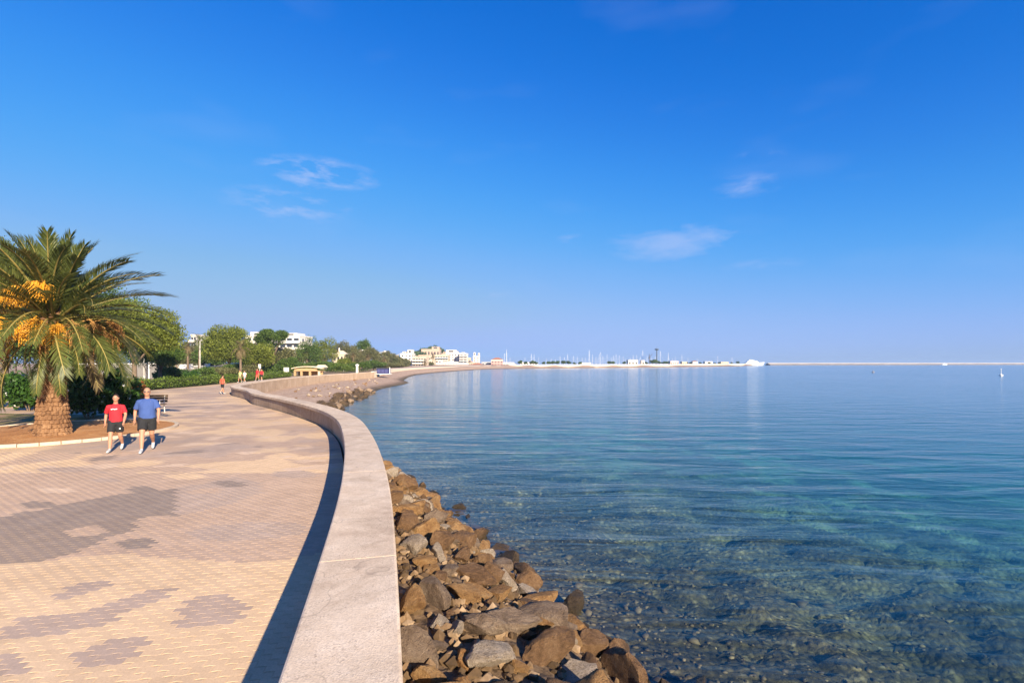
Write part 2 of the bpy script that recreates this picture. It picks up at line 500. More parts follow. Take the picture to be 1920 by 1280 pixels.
# ------------------------------------------------------------------ sea
def mat_sea():
    t = NT('sea_water')
    co = t.coord('Object')
    mp = t.n('ShaderNodeMapping'); t.l(co, mp.inputs[0]); mp.inputs['Rotation'].default_value = (0, 0, math.radians(26)); mp.inputs['Scale'].default_value = (.28, 1.0, 1)
    swell = t.noise(mp.outputs[0], .8, 3, .5, .4)
    mp2 = t.n('ShaderNodeMapping'); t.l(co, mp2.inputs[0]); mp2.inputs['Rotation'].default_value = (0, 0, math.radians(20)); mp2.inputs['Scale'].default_value = (.5, 1.0, 1)
    rip = t.noise(mp2.outputs[0], 3.6, 4, .55, .5)
    patch = t.noise(co, .025, 3, .5)
    pm = t.ramp(patch, [(.35, (.25, .25, .25)), (.65, (1, 1, 1))])
    h = t.math('ADD', t.math('MULTIPLY', swell, .8), t.math('MULTIPLY', t.math('MULTIPLY', rip, pm), .20))
    nrm = t.bump(h, .55, .26)
    fr = t.n('ShaderNodeFresnel'); fr.inputs['IOR'].default_value = 1.333; t.l(nrm, fr.inputs['Normal'])
    frs = t.math('MULTIPLY', fr.outputs[0], t.math('SUBTRACT', 1.0, t.n('ShaderNodeNewGeometry').outputs['Backfacing']))
    gl = t.n('ShaderNodeBsdfGlossy'); gl.inputs['Roughness'].default_value = .11; t.l(nrm, gl.inputs['Normal'])
    gl.inputs['Color'].default_value = (1, 1, 1, 1)
    tr = t.n('ShaderNodeBsdfRefraction'); tr.inputs['IOR'].default_value = 1.0
    tp = t.n('ShaderNodeBsdfTransparent'); tp.inputs['Color'].default_value = (.96, .985, .985, 1)
    mx = t.n('ShaderNodeMixShader'); t.l(frs, mx.inputs[0]); t.l(tp.outputs[0], mx.inputs[1]); t.l(gl.outputs[0], mx.inputs[2])
    t.l(mx.outputs[0], t.out.inputs['Surface'])
    t.t.nodes.remove(tr)
    ab = t.n('ShaderNodeVolumeAbsorption'); ab.inputs['Color'].default_value = (.40, .80, .70, 1); ab.inputs['Density'].default_value = .17
    sc = t.n('ShaderNodeVolumeScatter'); sc.inputs['Color'].default_value = (.10, .45, .56, 1); sc.inputs['Density'].default_value = .010
    ad = t.n('ShaderNodeAddShader'); t.l(ab.outputs[0], ad.inputs[0]); t.l(sc.outputs[0], ad.inputs[1])
    t.l(ad.outputs[0], t.out.inputs['Volume'])
    return t.m
sea = MB().box((3500, 4450, (SEA - 14) / 2), (11000, 9000, 14 + SEA * 1.0 if False else abs(-14 - SEA))).build('sea', mat_sea())
tag(sea, 'clear calm blue sea with fine ripples', kind='structure')

# ------------------------------------------------------------------ promenade
PROM = [tuple(p) for p in WIN if p[1] > -9.5]
left_line = [(-41, 104), (-38.8, 91), (-35.6, 70), (-33.8, 56.5), (-33.2, 47.5), (-32.4, 43), (-40, 36), (-60, 33), (-60, -9)]
PROM_POLY = np.array(PROM + left_line)
rows_rot = math.radians(11)
CREAM, PINK, TAUPE, DARK, LIGHT = (.66, .47, .29), (.50, .355, .25), (.45, .335, .255), (.30, .23, .18), (.64, .47, .33)
ELL = [  # px, py, half w, half h, slope, tone
    (165, 995, 40, 10, -.10, PINK), (285, 976, 34, 9, -.1, PINK), (385, 920, 30, 6, -.05, PINK), (255, 1018, 42, 10, -.1, DARK), (265, 917, 30, 6, 0, DARK),
    (68, 946, 34, 6, 0, DARK), (105, 919, 32, 5, 0, LIGHT), (140, 1088, 52, 13, -.22, CREAM), (245, 1096, 52, 14, -.2, CREAM), (362, 1110, 46, 14, -.1, CREAM),
    (150, 1106, 58, 13, -.25, TAUPE), (210, 1222, 74, 24, -.25, TAUPE), (395, 1146, 66, 30, -.15, TAUPE), (460, 996, 110, 17, -.05, TAUPE), (60, 1174, 70, 20, -.25, TAUPE),
    (160, 1160, 90, 17, -.22, TAUPE), (260, 1126, 60, 14, -.3, TAUPE), (15, 1246, 40, 18, -.2, TAUPE), (430, 907, 34, 6, 0, DARK), (555, 889, 46, 7, 0, TAUPE),
    (200, 900, 30, 4, 0, TAUPE), (350, 893, 40, 5, 0, CREAM), (330, 880, 60, 5, 0, PINK), (120, 880, 60, 5, 0, TAUPE)]
BAND = [(0, 1012, 46), (75, 1005, 52), (150, 985, 48), (220, 965, 38), (300, 950, 30), (380, 930, 24), (440, 918, 22), (480, 912, 12)]
def tone(P):
    P = np.atleast_2d(P)
    nA = vnoise(P, .55, 11) + .5 * vnoise(P, 1.25, 12)
    nB = vnoise(P, 1.05, 13) + .25 * vnoise(P, 2.2, 14)
    nC = vnoise(P, .16, 15)
    out = np.empty((len(P), 3))
    for i, (x, y) in enumerate(P):
        a = nA[i]; c = PINK
        if y < 5.75 + .45 * a + 1.2 * nC[i]: c = CREAM
        elif y < 11.5:
            c = PINK
        else:
            c = PINK if a > -.1 else CREAM
            if a > .34: c = TAUPE
            if nB[i] > .42: c = DARK if a > 0.1 else LIGHT
            elif nB[i] < -.42: c = LIGHT if a < .2 else TAUPE
        if 2.5 < y < 14.5:
            px = 960 + F * x / y; py = HOR + F * CAMZ / y
            if px < 490:
                bx = np.interp(px, [b[0] for b in BAND], [b[1] for b in BAND]); bh = np.interp(px, [b[0] for b in BAND], [b[2] for b in BAND])
                if abs(py - bx + 9 * a) < bh: c = DARK if px < 330 else TAUPE
            for ex, ey, hw, hh, sl, cc in ELL:
                u = (px - ex) / hw; v = (py - ey - sl * (px - ex)) / hh
                if u * u + v * v + .25 * nB[i] < 1: c = cc
        out[i] = c
    return out
def set_col(me, cols, domain='FACE'):
    at_ = me.attributes.new('tone', 'FLOAT_COLOR', domain)
    at_.data.foreach_set('color', np.column_stack([cols, np.ones(len(cols))]).astype(np.float32).ravel())
def mat_paver(name, sheet):
    t = NT(name)
    co = t.n('ShaderNodeTexCoord').outputs['Object'] if sheet else t.n('ShaderNodeNewGeometry').outputs['Position']
    col = t.n('ShaderNodeAttribute', attribute_name='tone').outputs['Color']
    big = t.noise(co, .35, 4, .6); fine = t.noise(co, 60, 3, .6); mid = t.noise(co, 2.2, 4, .6)
    geo = t.n('ShaderNodeNewGeometry')
    if sheet:
        mp = t.n('ShaderNodeMapping'); t.l(co, mp.inputs[0]); mp.inputs['Rotation'].default_value = (0, 0, -rows_rot)
        br = t.n('ShaderNodeTexBrick'); t.l(mp.outputs[0], br.inputs['Vector']); br.inputs['Scale'].default_value = 1.0
        br.inputs['Brick Width'].default_value = .17; br.inputs['Row Height'].default_value = .088; br.inputs['Mortar Size'].default_value = .003
        br.inputs['Color1'].default_value = (1.06, 1.06, 1.06, 1); br.inputs['Color2'].default_value = (.94, .94, .94, 1); br.inputs['Mortar'].default_value = (.75, .72, .67, 1)
        col = t.mix(1.0, col, br.outputs['Color'], 'MULTIPLY')
    else:
        rv = t.ramp(geo.outputs['Random Per Island'], [(0, (.93, .93, .93)), (1, (1.07, 1.07, 1.07))])
        ro = t.ramp(t.rnd(), [(0, (.95, .95, .95)), (1, (1.05, 1.05, 1.05))])
        col = t.mix(1.0, t.mix(1.0, col, rv, 'MULTIPLY'), ro, 'MULTIPLY')
    dirt = t.ramp(t.math('ADD', t.math('MULTIPLY', big, .6), t.math('MULTIPLY', mid, .4)), [(.35, (.86, .84, .82)), (.62, (1.05, 1.04, 1.02))])
    col = t.mix(1.0, col, dirt, 'MULTIPLY')
    # ochre grit blown against the wall side
    grit = t.ramp(t.noise(co, .12, 3, .5), [(.52, (0, 0, 0)), (.7, (.35, .35, .35))])
    col = t.mix(grit, col, (.55, .36, .20))
    col = t.mix(1.0, col, t.ramp(fine, [(.3, (.88, .88, .88)), (.7, (1.1, 1.1, 1.1))]), 'MULTIPLY')
    t.bsdf(col, .8, t.bump(fine, .25, .004), .25)
    return t.m
M_SHEET = mat_paver('paving_far', True); M_PAVER = mat_paver('paving_stone', False)
def prom_sheet():
    # triangulated polygon refined on a grid: cells inside the outline
    st = .22
    bm = bmesh.new()
    vs_ = [bm.verts.new((p[0], p[1], 0)) for p in PROM_POLY]
    bm.faces.new(vs_)
    bmesh.ops.triangulate(bm, faces=bm.faces[:])
    for ax, lo, hi in ((0, -42, 0), (1, 3, 48)):
        k = lo
        while k < hi:
            w = st if (ax == 1 and k < 26) or (ax == 0 and k > -22) else .8
            n_ = (1, 0, 0) if ax == 0 else (0, 1, 0); c_ = (k, 0, 0) if ax == 0 else (0, k, 0)
            bmesh.ops.bisect_plane(bm, geom=bm.verts[:] + bm.edges[:] + bm.faces[:], plane_co=c_, plane_no=n_, dist=1e-5)
            k += w
    me = bpy.data.meshes.new('promenade'); bm.to_mesh(me); bm.free()
    n = len(me.vertices); co = np.empty(n * 3, np.float32); me.vertices.foreach_get('co', co); co = co.reshape(-1, 3)
    set_col(me, tone(co[:, :2]), 'POINT')
    return me
def flip_up(me):
    bm = bmesh.new(); bm.from_mesh(me); bmesh.ops.recalc_face_normals(bm, faces=bm.faces[:])
    if sum(f.normal.z for f in bm.faces) < 0: bmesh.ops.reverse_faces(bm, faces=bm.faces[:])
    bm.to_mesh(me); bm.free()
pm_ = prom_sheet(); flip_up(pm_)
prom = link('promenade', pm_, M_SHEET)
tag(prom, 'wide seafront promenade paved in patches of cream, pink and grey', kind='structure')

PL, PW, AMP, TOPZ = .17, .088, .010, .0026
def paver_poly(inset=0.0):
    g = .0014 + inset
    xs_ = np.linspace(g, PL - g, 5)
    off = lambda x: AMP * math.sin(2 * math.pi * x / PL * 1.0)
    lo = [(x, g + off(x)) for x in xs_]; hi = [(x, PW - g + off(x)) for x in xs_[::-1]]
    return np.array(lo + hi)
PB, PT = paver_poly(0), paver_poly(.0016)
def paver_mesh(name, c):
    n = len(PB)
    V = np.vstack([np.column_stack([PB, np.full(n, .0006)]), np.column_stack([PT, np.full(n, TOPZ)])])
    faces = [tuple(range(n, 2 * n))] + [(k, (k + 1) % n, n + (k + 1) % n, n + k) for k in range(n)]
    me = bpy.data.meshes.new(name); me.from_pydata(V.tolist(), [], faces); me.update()
    set_col(me, np.tile(c, (len(faces), 1)))
    return me
def build_pavers():
    R = np.array([[math.cos(rows_rot), -math.sin(rows_rot)], [math.sin(rows_rot), math.cos(rows_rot)]])
    cells = []
    for j in range(-10, 240):
        for i in range(-140, 30):
            cells.append((i * PL + (j % 2) * PL / 2, j * PW))
    cells = np.array(cells)
    ctr = (cells + [PL / 2, PW / 2]) @ R.T
    ok = (ctr[:, 1] > 3.2) & (ctr[:, 1] < 14.2) & (ctr[:, 0] > -1.07 * ctr[:, 1] - .3)
    cells, ctr = cells[ok], ctr[ok]
    ok = inside(ctr, PROM_POLY) & (seg_dist(ctr, CEN) > WALL_W / 2 + .13)
    ok &= np.hypot(ctr[:, 0] + 16.3, ctr[:, 1] - 18.2) > 3.95
    cells, ctr = cells[ok], ctr[ok]
    cols = tone(ctr)
    rng = np.random.default_rng(5)
    # the 300 that show largest: the nearest ones inside the frame
    size = ctr[:, 1] + np.where((np.abs(ctr[:, 0]) < 1.0 * ctr[:, 1]) & (ctr[:, 1] > 3.9), 0, 50)
    order = np.argsort(size)
    first = order[:300]; rest = order[300:]
    shared = {}
    for k in first:
        c = tuple(cols[k])
        if c not in shared:
            shared[c] = paver_mesh('paver', c); shared[c].materials.append(M_PAVER)
        o = bpy.data.objects.new('paver', shared[c]); COL.objects.link(o); o.parent = prom
        p = R @ cells[k]
        o.location = (p[0], p[1], rng.uniform(-.0004, .0005)); o.rotation_euler = (rng.normal(0, .0015), rng.normal(0, .0015), rows_rot)
    n = len(PB)
    m_ = len(rest)
    V = np.empty((m_, 2 * n, 3), np.float32)
    B = np.vstack([PB, PT]); Z = np.concatenate([np.full(n, .0006), np.full(n, TOPZ)])
    XY = (cells[rest][:, None, :] + B[None]) @ R.T
    V[:, :, :2] = XY; V[:, :, 2] = Z[None] + rng.uniform(-.0004, .0005, (m_, 1))
    fl = []
    tops = np.arange(n, 2 * n)
    quads = np.array([(k, (k + 1) % n, n + (k + 1) % n, n + k) for k in range(n)])
    # tops as quads strips: pair lo/hi points
    tq = np.array([(n + k, n + k + 1, n + (n - 2 - k), n + (n - 1 - k)) for k in range(n // 2 - 1)])
    allq = np.vstack([tq, quads])
    Fq = (allq[None] + (np.arange(m_) * 2 * n)[:, None, None]).reshape(-1, 4)
    me = mesh_np('paver_field', V.reshape(-1, 3), Fq)
    set_col(me, np.repeat(cols[rest], len(allq), axis=0))
    o = link('paver_field', me, M_PAVER, prom); o['kind'] = 'stuff'
build_pavers()

# ------------------------------------------------------------------ sea wall
def mat_wall():
    t = NT('wall_render')
    co = t.coord('Object')
    a = t.noise(co, .8, 5, .6); b = t.noise(co, 5, 5, .65); c = t.noise(co, 55, 3, .7); v = t.n('ShaderNodeTexVoronoi'); v.inputs['Scale'].default_value = 95; t.l(co, v.inputs['Vector'])
    col = t.ramp(t.math('ADD', t.math('MULTIPLY', a, .5), t.math('MULTIPLY', b, .5)), [(.35, (.56, .43, .31)), (.5, (.68, .54, .395)), (.68, (.76, .625, .48))])
    col = t.mix(1.0, col, t.ramp(t.rnd(), [(0, (.93, .93, .94)), (1, (1.05, 1.04, 1.02))]), 'MULTIPLY')
    sp = t.ramp(v.outputs['Color'], [(.14, (.66, .64, .64)), (.34, (1, 1, 1))])
    spots = t.mix(t.ramp(b, [(.42, (.25, .25, .25)), (.6, (1, 1, 1))]), (1, 1, 1), sp)
    col = t.mix(1.0, col, spots, 'MULTIPLY')
    streak = t.ramp(t.noise(t.coord('Object', (1, 1, .12)), 3.0, 4, .6), [(.4, (.80, .76, .72)), (.6, (1, 1, 1))])
    col = t.mix(.5, col, t.mix(1.0, col, streak, 'MULTIPLY'))
    col = t.mix(1.0, col, t.ramp(c, [(.3, (.86, .86, .86)), (.7, (1.1, 1.1, 1.1))]), 'MULTIPLY')
    blot = t.ramp(t.noise(co, 1.7, 6, .7, .8), [(.36, (.80, .78, .76)), (.5, (1, 1, 1)), (.7, (1.08, 1.06, 1.03))])
    col = t.mix(.8, col, t.mix(1.0, col, blot, 'MULTIPLY'))
    crk = t.n('ShaderNodeTexVoronoi', feature='DISTANCE_TO_EDGE'); crk.inputs['Scale'].default_value = .55; cw_ = t.n('ShaderNodeVectorMath', operation='ADD'); t.l(co, cw_.inputs[0])
    nzv = t.n('ShaderNodeTexNoise'); nzv.inputs['Scale'].default_value = 2.0; t.l(co, nzv.inputs['Vector']); t.l(nzv.outputs['Color'], cw_.inputs[1]); t.l(cw_.outputs[0], crk.inputs['Vector'])
    col = t.mix(t.math('MULTIPLY', t.ramp(crk.outputs['Distance'], [(.0, (1, 1, 1)), (.006, (0, 0, 0))]), .45), col, (.22, .17, .13))
    h = t.math('ADD', t.math('MULTIPLY', c, .5), t.math('MULTIPLY', v.outputs['Distance'], .5))
    t.bsdf(col, .88, t.bump(h, .5, .008), .2)
    return t.m
M_WALL = mat_wall()
def mat_wallface():
    t = NT('wall_face_render')
    co = t.coord('Object')
    a = t.noise(co, .7, 5, .6); b = t.noise(co, 7, 5, .65); c = t.noise(co, 40, 3, .7)
    col = t.ramp(t.math('ADD', t.math('MULTIPLY', a, .55), t.math('MULTIPLY', b, .45)), [(.35, (.34, .24, .165)), (.52, (.45, .33, .23)), (.68, (.53, .42, .32))])
    st = t.ramp(t.noise(t.coord('Object', (1, 1, .1)), 4.0, 4, .6), [(.4, (.78, .74, .70)), (.6, (1, 1, 1))])
    col = t.mix(.6, col, t.mix(1.0, col, st, 'MULTIPLY'))
    t.bsdf(col, .9, t.bump(t.math('ADD', b, c), .4, .01), .2)
    return t.m
M_WFACE = mat_wallface()
def sweep(idx, section, name, mat, parent):
    """section: list of (offset towards promenade, z) closed"""
    P = CEN[idx]; Nn = N[idx]; k = len(section)
    V = []
    for p, n_ in zip(P, Nn):
        for o, z in section: V.append((p[0] + n_[0] * o, p[1] + n_[1] * o, z))
    m_ = len(P); fs = []
    for i in range(m_ - 1):
        for j in range(k):
            fs.append((i*k+j, i*k+(j+1) % k, (i+1)*k+(j+1) % k, (i+1)*k+j))
    fs.append(tuple(reversed(range(k)))); fs.append(tuple((m_-1)*k+j for j in range(k)))
    me = bpy.data.meshes.new(name); me.from_pydata(V, [], fs); me.update()
    bm = bmesh.new(); bm.from_mesh(me); bmesh.ops.recalc_face_normals(bm, faces=bm.faces[:]); bm.to_mesh(me); bm.free()
    return link(name, me, mat, parent)
def build_wall():
    w = empty('sea_wall', (0, 0, 0))
    hw = WALL_W / 2
    body_h = WALL_H - .13
    sweep(np.arange(0, len(CEN)), [(hw - .06, -.6), (hw - .06, body_h), (-hw + .02, body_h), (-hw + .02, -1.3)], 'wall_body', M_WFACE, w)
    # cast coping in lengths with thin joints
    i = 0; ln = 16; k = 0
    while i < len(CEN) - 3:
        j = min(i + ln, len(CEN) - 1)
        r = .022; z0, z1 = body_h + .002, WALL_H
        sec = [(hw - .0, z0), (hw, z1 - r), (hw - .3 * r, z1 - .3 * r), (hw - r, z1), (-hw + r, z1), (-hw + .3 * r, z1 - .3 * r), (-hw, z1 - r), (-hw, z0)]
        P = CEN.copy()
        o = sweep(np.arange(i, j + 1), sec, 'coping', M_WALL, w)
        # shrink the ends a little so that a real joint shows
        me = o.data
        n = len(sec)
        a0 = T[i] * .005; a1 = T[j] * .005
        for q in range(n):
            me.vertices[q].co.x += a0[0]; me.vertices[q].co.y += a0[1]
            me.vertices[-1 - q].co.x -= a1[0]; me.vertices[-1 - q].co.y -= a1[1]
        i = j; k += 1
    tag(w, 'low curved sea wall with broad pale speckled coping beside the water', 'wall')
build_wall()
# ------------------------------------------------------------------ ground behind the promenade
def mat_park():
    t = NT('park_ground')
    co = t.coord('Object')
    a = t.noise(co, .12, 5, .6, .5); b = t.noise(co, 1.5, 5, .6); c = t.noise(co, 18, 3, .65)
    earth = t.ramp(c, [(.3, (.26, .15, .08)), (.7, (.42, .26, .15))])
    grass = t.ramp(c, [(.3, (.06, .075, .02)), (.7, (.16, .16, .05))])
    path = t.ramp(c, [(.3, (.36, .27, .20)), (.7, (.46, .36, .27))])
    f = t.ramp(t.math('ADD', t.math('MULTIPLY', a, .7), t.math('MULTIPLY', b, .3)), [(.46, (0, 0, 0)), (.54, (1, 1, 1))])
    t.bsdf(t.mix(.35, t.mix(f, earth, grass), path), .9, t.bump(c, .4, .03), .15)
    return t.m
pg = bpy.data.meshes.new('park_ground')
pgp = [(-41, 104.3), (-42, 140), (-46, 200), (-52, 300), (-58, 420), (-700, 600), (-900, 300), (-900, -40), (-30, -40), (-30, 10), (-30, 45), (-33, 47.5), (-33.6, 56.5), (-35.4, 70), (-38.6, 91)]
pg.from_pydata([(x, y, -.012) for x, y in pgp], [], [tuple(range(len(pgp)))]); pg.update(); flip_up(pg)
tag(link('park_ground', pg, mat_park()), 'dry earth and grass ground behind the promenade', kind='structure')
def flat(name, poly, z, mat, label):
    me = bpy.data.meshes.new(name); me.from_pydata([(x, y, z) for x, y in poly], [], [tuple(range(len(poly)))]); me.update(); flip_up(me)
    return tag(link(name, me, mat), label, kind='structure')
def mat_lawn():
    t = NT('dry_lawn'); co = t.coord('Object')
    a = t.noise(co, .9, 5, .6); c = t.noise(co, 30, 3, .7)
    col = t.mix(t.ramp(a, [(.42, (0, 0, 0)), (.6, (1, 1, 1))]), t.ramp(c, [(.3, (.10, .105, .03)), (.7, (.21, .19, .07))]), t.ramp(c, [(.3, (.28, .18, .09)), (.7, (.40, .27, .15))]))
    t.bsdf(col, .9, t.bump(c, .6, .03), .1); return t.m
flat('lawn', [(-31, 17.5), (-19.6, 20.2), (-18.6, 22.2), (-19.4, 24.2), (-27, 25.3), (-34, 25)], .006, mat_lawn(), 'patchy dry lawn behind the palm bed')

# ------------------------------------------------------------------ rocks of the riprap
def rock_mesh(name, seed, sub=4, cuts=9, sq=(1, .85, .7), rough=.05):
    rs = np.random.RandomState(seed)
    bm = bmesh.new(); bmesh.ops.create_icosphere(bm, subdivisions=sub, radius=1.0)
    V = np.array([v.co[:] for v in bm.verts])
    for _ in range(cuts):
        n = rs.normal(size=3); n /= np.linalg.norm(n); h = rs.uniform(.36, .74)
        d = V @ n - h
        V -= np.clip(d, 0, None)[:, None] * n * rs.uniform(.92, 1.0)
    V *= np.array(sq)
    for i, v in enumerate(V):
        p = Vector(v)
        k = rough * mnoise.fractal(p * 2.4 + Vector((seed, 0, 0)), .8, 2.1, 6) + rough * .45 * mnoise.noise(p * 7 + Vector((0, seed, 0))) - rough * .5 * max(0, mnoise.noise(p * 4.3 + Vector((seed, seed, 0))) - .15)
        V[i] = v * (1 + k)
    for v, c in zip(bm.verts, V): v.co = c
    me = bpy.data.meshes.new(name); bm.to_mesh(me); bm.free()
    me.polygons.foreach_set('use_smooth', [True] * len(me.polygons))
    me.set_sharp_from_angle(angle=math.radians(32)) if hasattr(me, 'set_sharp_from_angle') else None
    me.update(); return me
def mat_rock(name, a, b, c, speck=0.0, sp_col=(.75, .62, .48)):
    t = NT(name); co = t.coord('Object')
    ob = t.n('ShaderNodeObjectInfo')
    v = t.n('ShaderNodeVectorMath', operation='ADD'); t.l(co, v.inputs[0]); t.l(ob.outputs['Location'], v.inputs[1])
    co = v.outputs[0]
    n1 = t.noise(co, 1.6, 6, .65, .5); n2 = t.noise(co, 7, 5, .7); n3 = t.noise(co, 32, 3, .7)
    col = t.ramp(t.math('ADD', t.math('MULTIPLY', n1, .6), t.math('MULTIPLY', n2, .4)), [(.34, a), (.5, b), (.66, c)])
    col = t.mix(1.0, col, t.ramp(n3, [(.3, (.68, .66, .63)), (.7, (1.22, 1.2, 1.17))]), 'MULTIPLY')
    if speck:
        vo = t.n('ShaderNodeTexVoronoi'); vo.inputs['Scale'].default_value = 11; t.l(co, vo.inputs['Vector'])
        col = t.mix(t.math('MULTIPLY', t.ramp(vo.outputs['Distance'], [(.28, (1, 1, 1)), (.45, (0, 0, 0))]), speck), col, sp_col)
    # dark weed and wet line low down near the water
    pos = t.n('ShaderNodeNewGeometry').outputs['Position']; sp = t.n('ShaderNodeSeparateXYZ'); t.l(pos, sp.inputs[0])
    zz = t.math('ADD', sp.outputs[2], t.math('MULTIPLY', n1, .25))
    wet = t.math('MULTIPLY', t.math('SUBTRACT', -1.08, zz), 6.0, clamp=True)
    col = t.mix(t.math('MULTIPLY', wet, .7), col, (.05, .038, .02))
    h = t.math('ADD', t.math('MULTIPLY', n2, .6), t.math('MULTIPLY', n3, .4))
    t.bsdf(col, t.mix(wet, (.9, .9, .9), (.4, .4, .4)), t.bump(h, 1.0, .16), .25); return t.m
RM = {'ochre': mat_rock('rock_ochre', (.24, .12, .045), (.42, .235, .095), (.56, .36, .17)),
      'orange': mat_rock('rock_orange', (.30, .13, .04), (.50, .25, .085), (.60, .37, .16)),
      'brown': mat_rock('rock_brown', (.12, .065, .03), (.25, .14, .066), (.38, .235, .125)),
      'grey': mat_rock('rock_grey', (.16, .108, .07), (.29, .205, .14), (.45, .34, .24)),
      'pale': mat_rock('rock_pale', (.36, .27, .19), (.52, .42, .32), (.68, .57, .45), .5, (.24, .17, .11)),
      'dark': mat_rock('rock_dark', (.045, .03, .02), (.10, .068, .042), (.18, .12, .075))}
ROCKS = [rock_mesh('rock', 100 + i, 4, 8 + i % 5, ((1, .85, .72), (1, .7, .6), (1, .95, .5), (1, .62, .75))[i % 4], .095) for i in range(12)]
rock_sets = {}
def rock_for(i, mk):
    k = (i, mk)
    if k not in rock_sets:
        me = ROCKS[i].copy(); me.materials.append(RM[mk]); rock_sets[k] = me
    return rock_sets[k]
PLACED = []
def put_rock(x, y, r, mk, label, seed, z=None, group=None, sx=1.0, sink=.25, rz=None):
    rs = random.Random(seed)
    tz = float(terrain_z([(x, y)], False)[0]) if z is None else z
    o = bpy.data.objects.new('rock', rock_for(seed % len(ROCKS), mk)); COL.objects.link(o)
    o.location = (x, y, tz + r * .55 - r * sink)
    o.scale = (r * sx, r, r)
    o.rotation_euler = (rs.uniform(-.35, .35), rs.uniform(-.1, .4), rs.uniform(0, 6.28) if rz is None else rz)
    tag(o, label, 'rock', group)
    PLACED.append((x, y, r)); return o
def on_slope(px, py):
    """ray of a photo pixel against the bank"""
    dx, dz = (px - 960) / F, -(py - HOR) / F
    lo = 2.6
    for k in range(900):
        d = lo + k * .02
        if CAMZ + dz * d < float(terrain_z([(dx * d, d)], False)[0]) + .18: return dx * d, d
    return dx * 12, 12
BIG = [(800, 1240, 44, 'ochre', 'big round ochre boulder at the foot of the wall, bottom of the picture', 1.1),
       (868, 1212, 34, 'orange', 'orange squarish rock leaning on the pale speckled slab', .9),
       (930, 1206, 52, 'pale', 'large pale speckled slab behind the orange rock', 1.5),
       (823, 1142, 30, 'pale', 'pale speckled upright block beside the grey ledge', .85),
       (806, 1092, 42, 'grey', 'broad grey ledge rock against the wall', 1.5),
       (893, 1066, 40, 'brown', 'wide flat brown boulder in the middle of the slope', 1.6),
       (968, 1150, 50, 'grey', 'long grey slab tilted towards the water', 1.5),
       (1030, 1204, 50, 'brown', 'long brown slab beside the wet reddish rock', 1.5),
       (1102, 1232, 38, 'brown', 'reddish brown rock at the water edge, lowest on the right', 1.3),
       (782, 1008, 34, 'pale', 'pale speckled rock close to the wall, above the brown boulders', 1.3),
       (838, 968, 34, 'brown', 'smooth brown rock high on the narrow end of the slope', 1.4),
       (870, 1010, 15, 'brown', 'small brown block beside the white stone', 1.0),
       (887, 1019, 8, 'pale', 'small round white stone at the waterline', 1.0),
       (1016, 1118, 13, 'ochre', 'ochre stone standing alone in the shallows', 1.1),
       (962, 1080, 10, 'pale', 'small pale stone on the edge of the long brown ledge', 1.0),
       (938, 1266, 44, 'dark', 'dark knobbly rock at the bottom edge in front of the speckled slab', 1.3),
       (783, 1176, 34, 'ochre', 'yellowish flat rock between the wall and the grey stone', 1.3),
       (822, 1184, 26, 'grey', 'rounded grey stone above the ochre boulder', 1.1),
       (1010, 1268, 34, 'ochre', 'low ochre rock at the bottom edge beside the dark rock', 1.4),
       (872, 1262, 34, 'orange', 'smooth orange rock at the bottom edge', 1.2),
       (760, 925, 22, 'pale', 'light tan rock at the far tip of the slope', 1.2),
       (788, 945, 20, 'brown', 'brown rock beside the light tan tip rock', 1.2),
       (850, 1120, 22, 'brown', 'brown rock wedged above the speckled block', 1.2),
       (915, 1110, 20, 'brown', 'brown cube of rock in the middle of the slope beside the dark gap', 1.0),
       (940, 1130, 20, 'dark', 'shadowed dark rock end beside the grey slab', 1.0)]
for k, (px, py, rp, mk, lab, sx) in enumerate(BIG):
    x, y = on_slope(px, py)
    put_rock(x, y, rp * y / F, mk, lab, k * 7 + 3, group=None, sx=sx, sink=.3, rz=math.radians(-20 + 37 * (k % 5)))
FILL = {'ochre': 'small ochre rock filling the gaps of the slope below the sea wall', 'brown': 'small brown rock filling the gaps of the slope below the sea wall',
        'grey': 'small grey rock filling the gaps of the slope below the sea wall', 'pale': 'small pale rock filling the gaps of the slope below the sea wall',
        'dark': 'small dark wet rock along the waterline of the slope'}
def fill_rocks():
    rs = random.Random(77); k = 0; tries = 0; n = 0
    while n < 240 and tries < 14000:
        tries += 1
        y = rs.uniform(3.3, 18.5)
        i = int(np.argmin(np.abs(CEN[:, 1] - y))); xo = WOUT[i][0]
        xs_ = float(np.interp(y, [p[1] for p in SHORE[:14]], [p[0] for p in SHORE[:14]]))
        x = rs.uniform(xo + .05, xs_ + .7)
        r = rs.choice([.14, .18, .22, .27, .34])
        if any((x - a) ** 2 + (y - b) ** 2 < (.50 * (r + c)) ** 2 for a, b, c in PLACED): continue
        sd = xs_ - x
        mk = rs.choice(['dark', 'dark', 'brown']) if sd < .15 else rs.choice(['ochre', 'brown', 'brown', 'ochre', 'grey', 'pale', 'ochre'])
        across = 'close under the wall' if x - xo < .35 * (xs_ - xo) else ('half way down' if sd > .15 else 'at the waterline')
        along = 'at the near end' if y < 5.2 else ('in the nearer half' if y < 7.5 else ('in the middle' if y < 10.5 else ('in the farther half' if y < 14 else 'at the far tip')))
        size = 'tiny' if r < .16 else ('small' if r < .25 else 'fair-sized')
        cw = {'dark': 'dark wet', 'pale': 'pale speckled'}.get(mk, mk)
        put_rock(x, y, r, mk, '%s %s rock %s, %s of the boulder slope' % (size, cw, across, along), 1000 + tries, group='rocks of the slope below the sea wall', sx=rs.uniform(.9, 1.4)); n += 1
fill_rocks()
FARLAB = 'rough rock of the dark heap at the far water edge beyond the wall'
rs = random.Random(5)
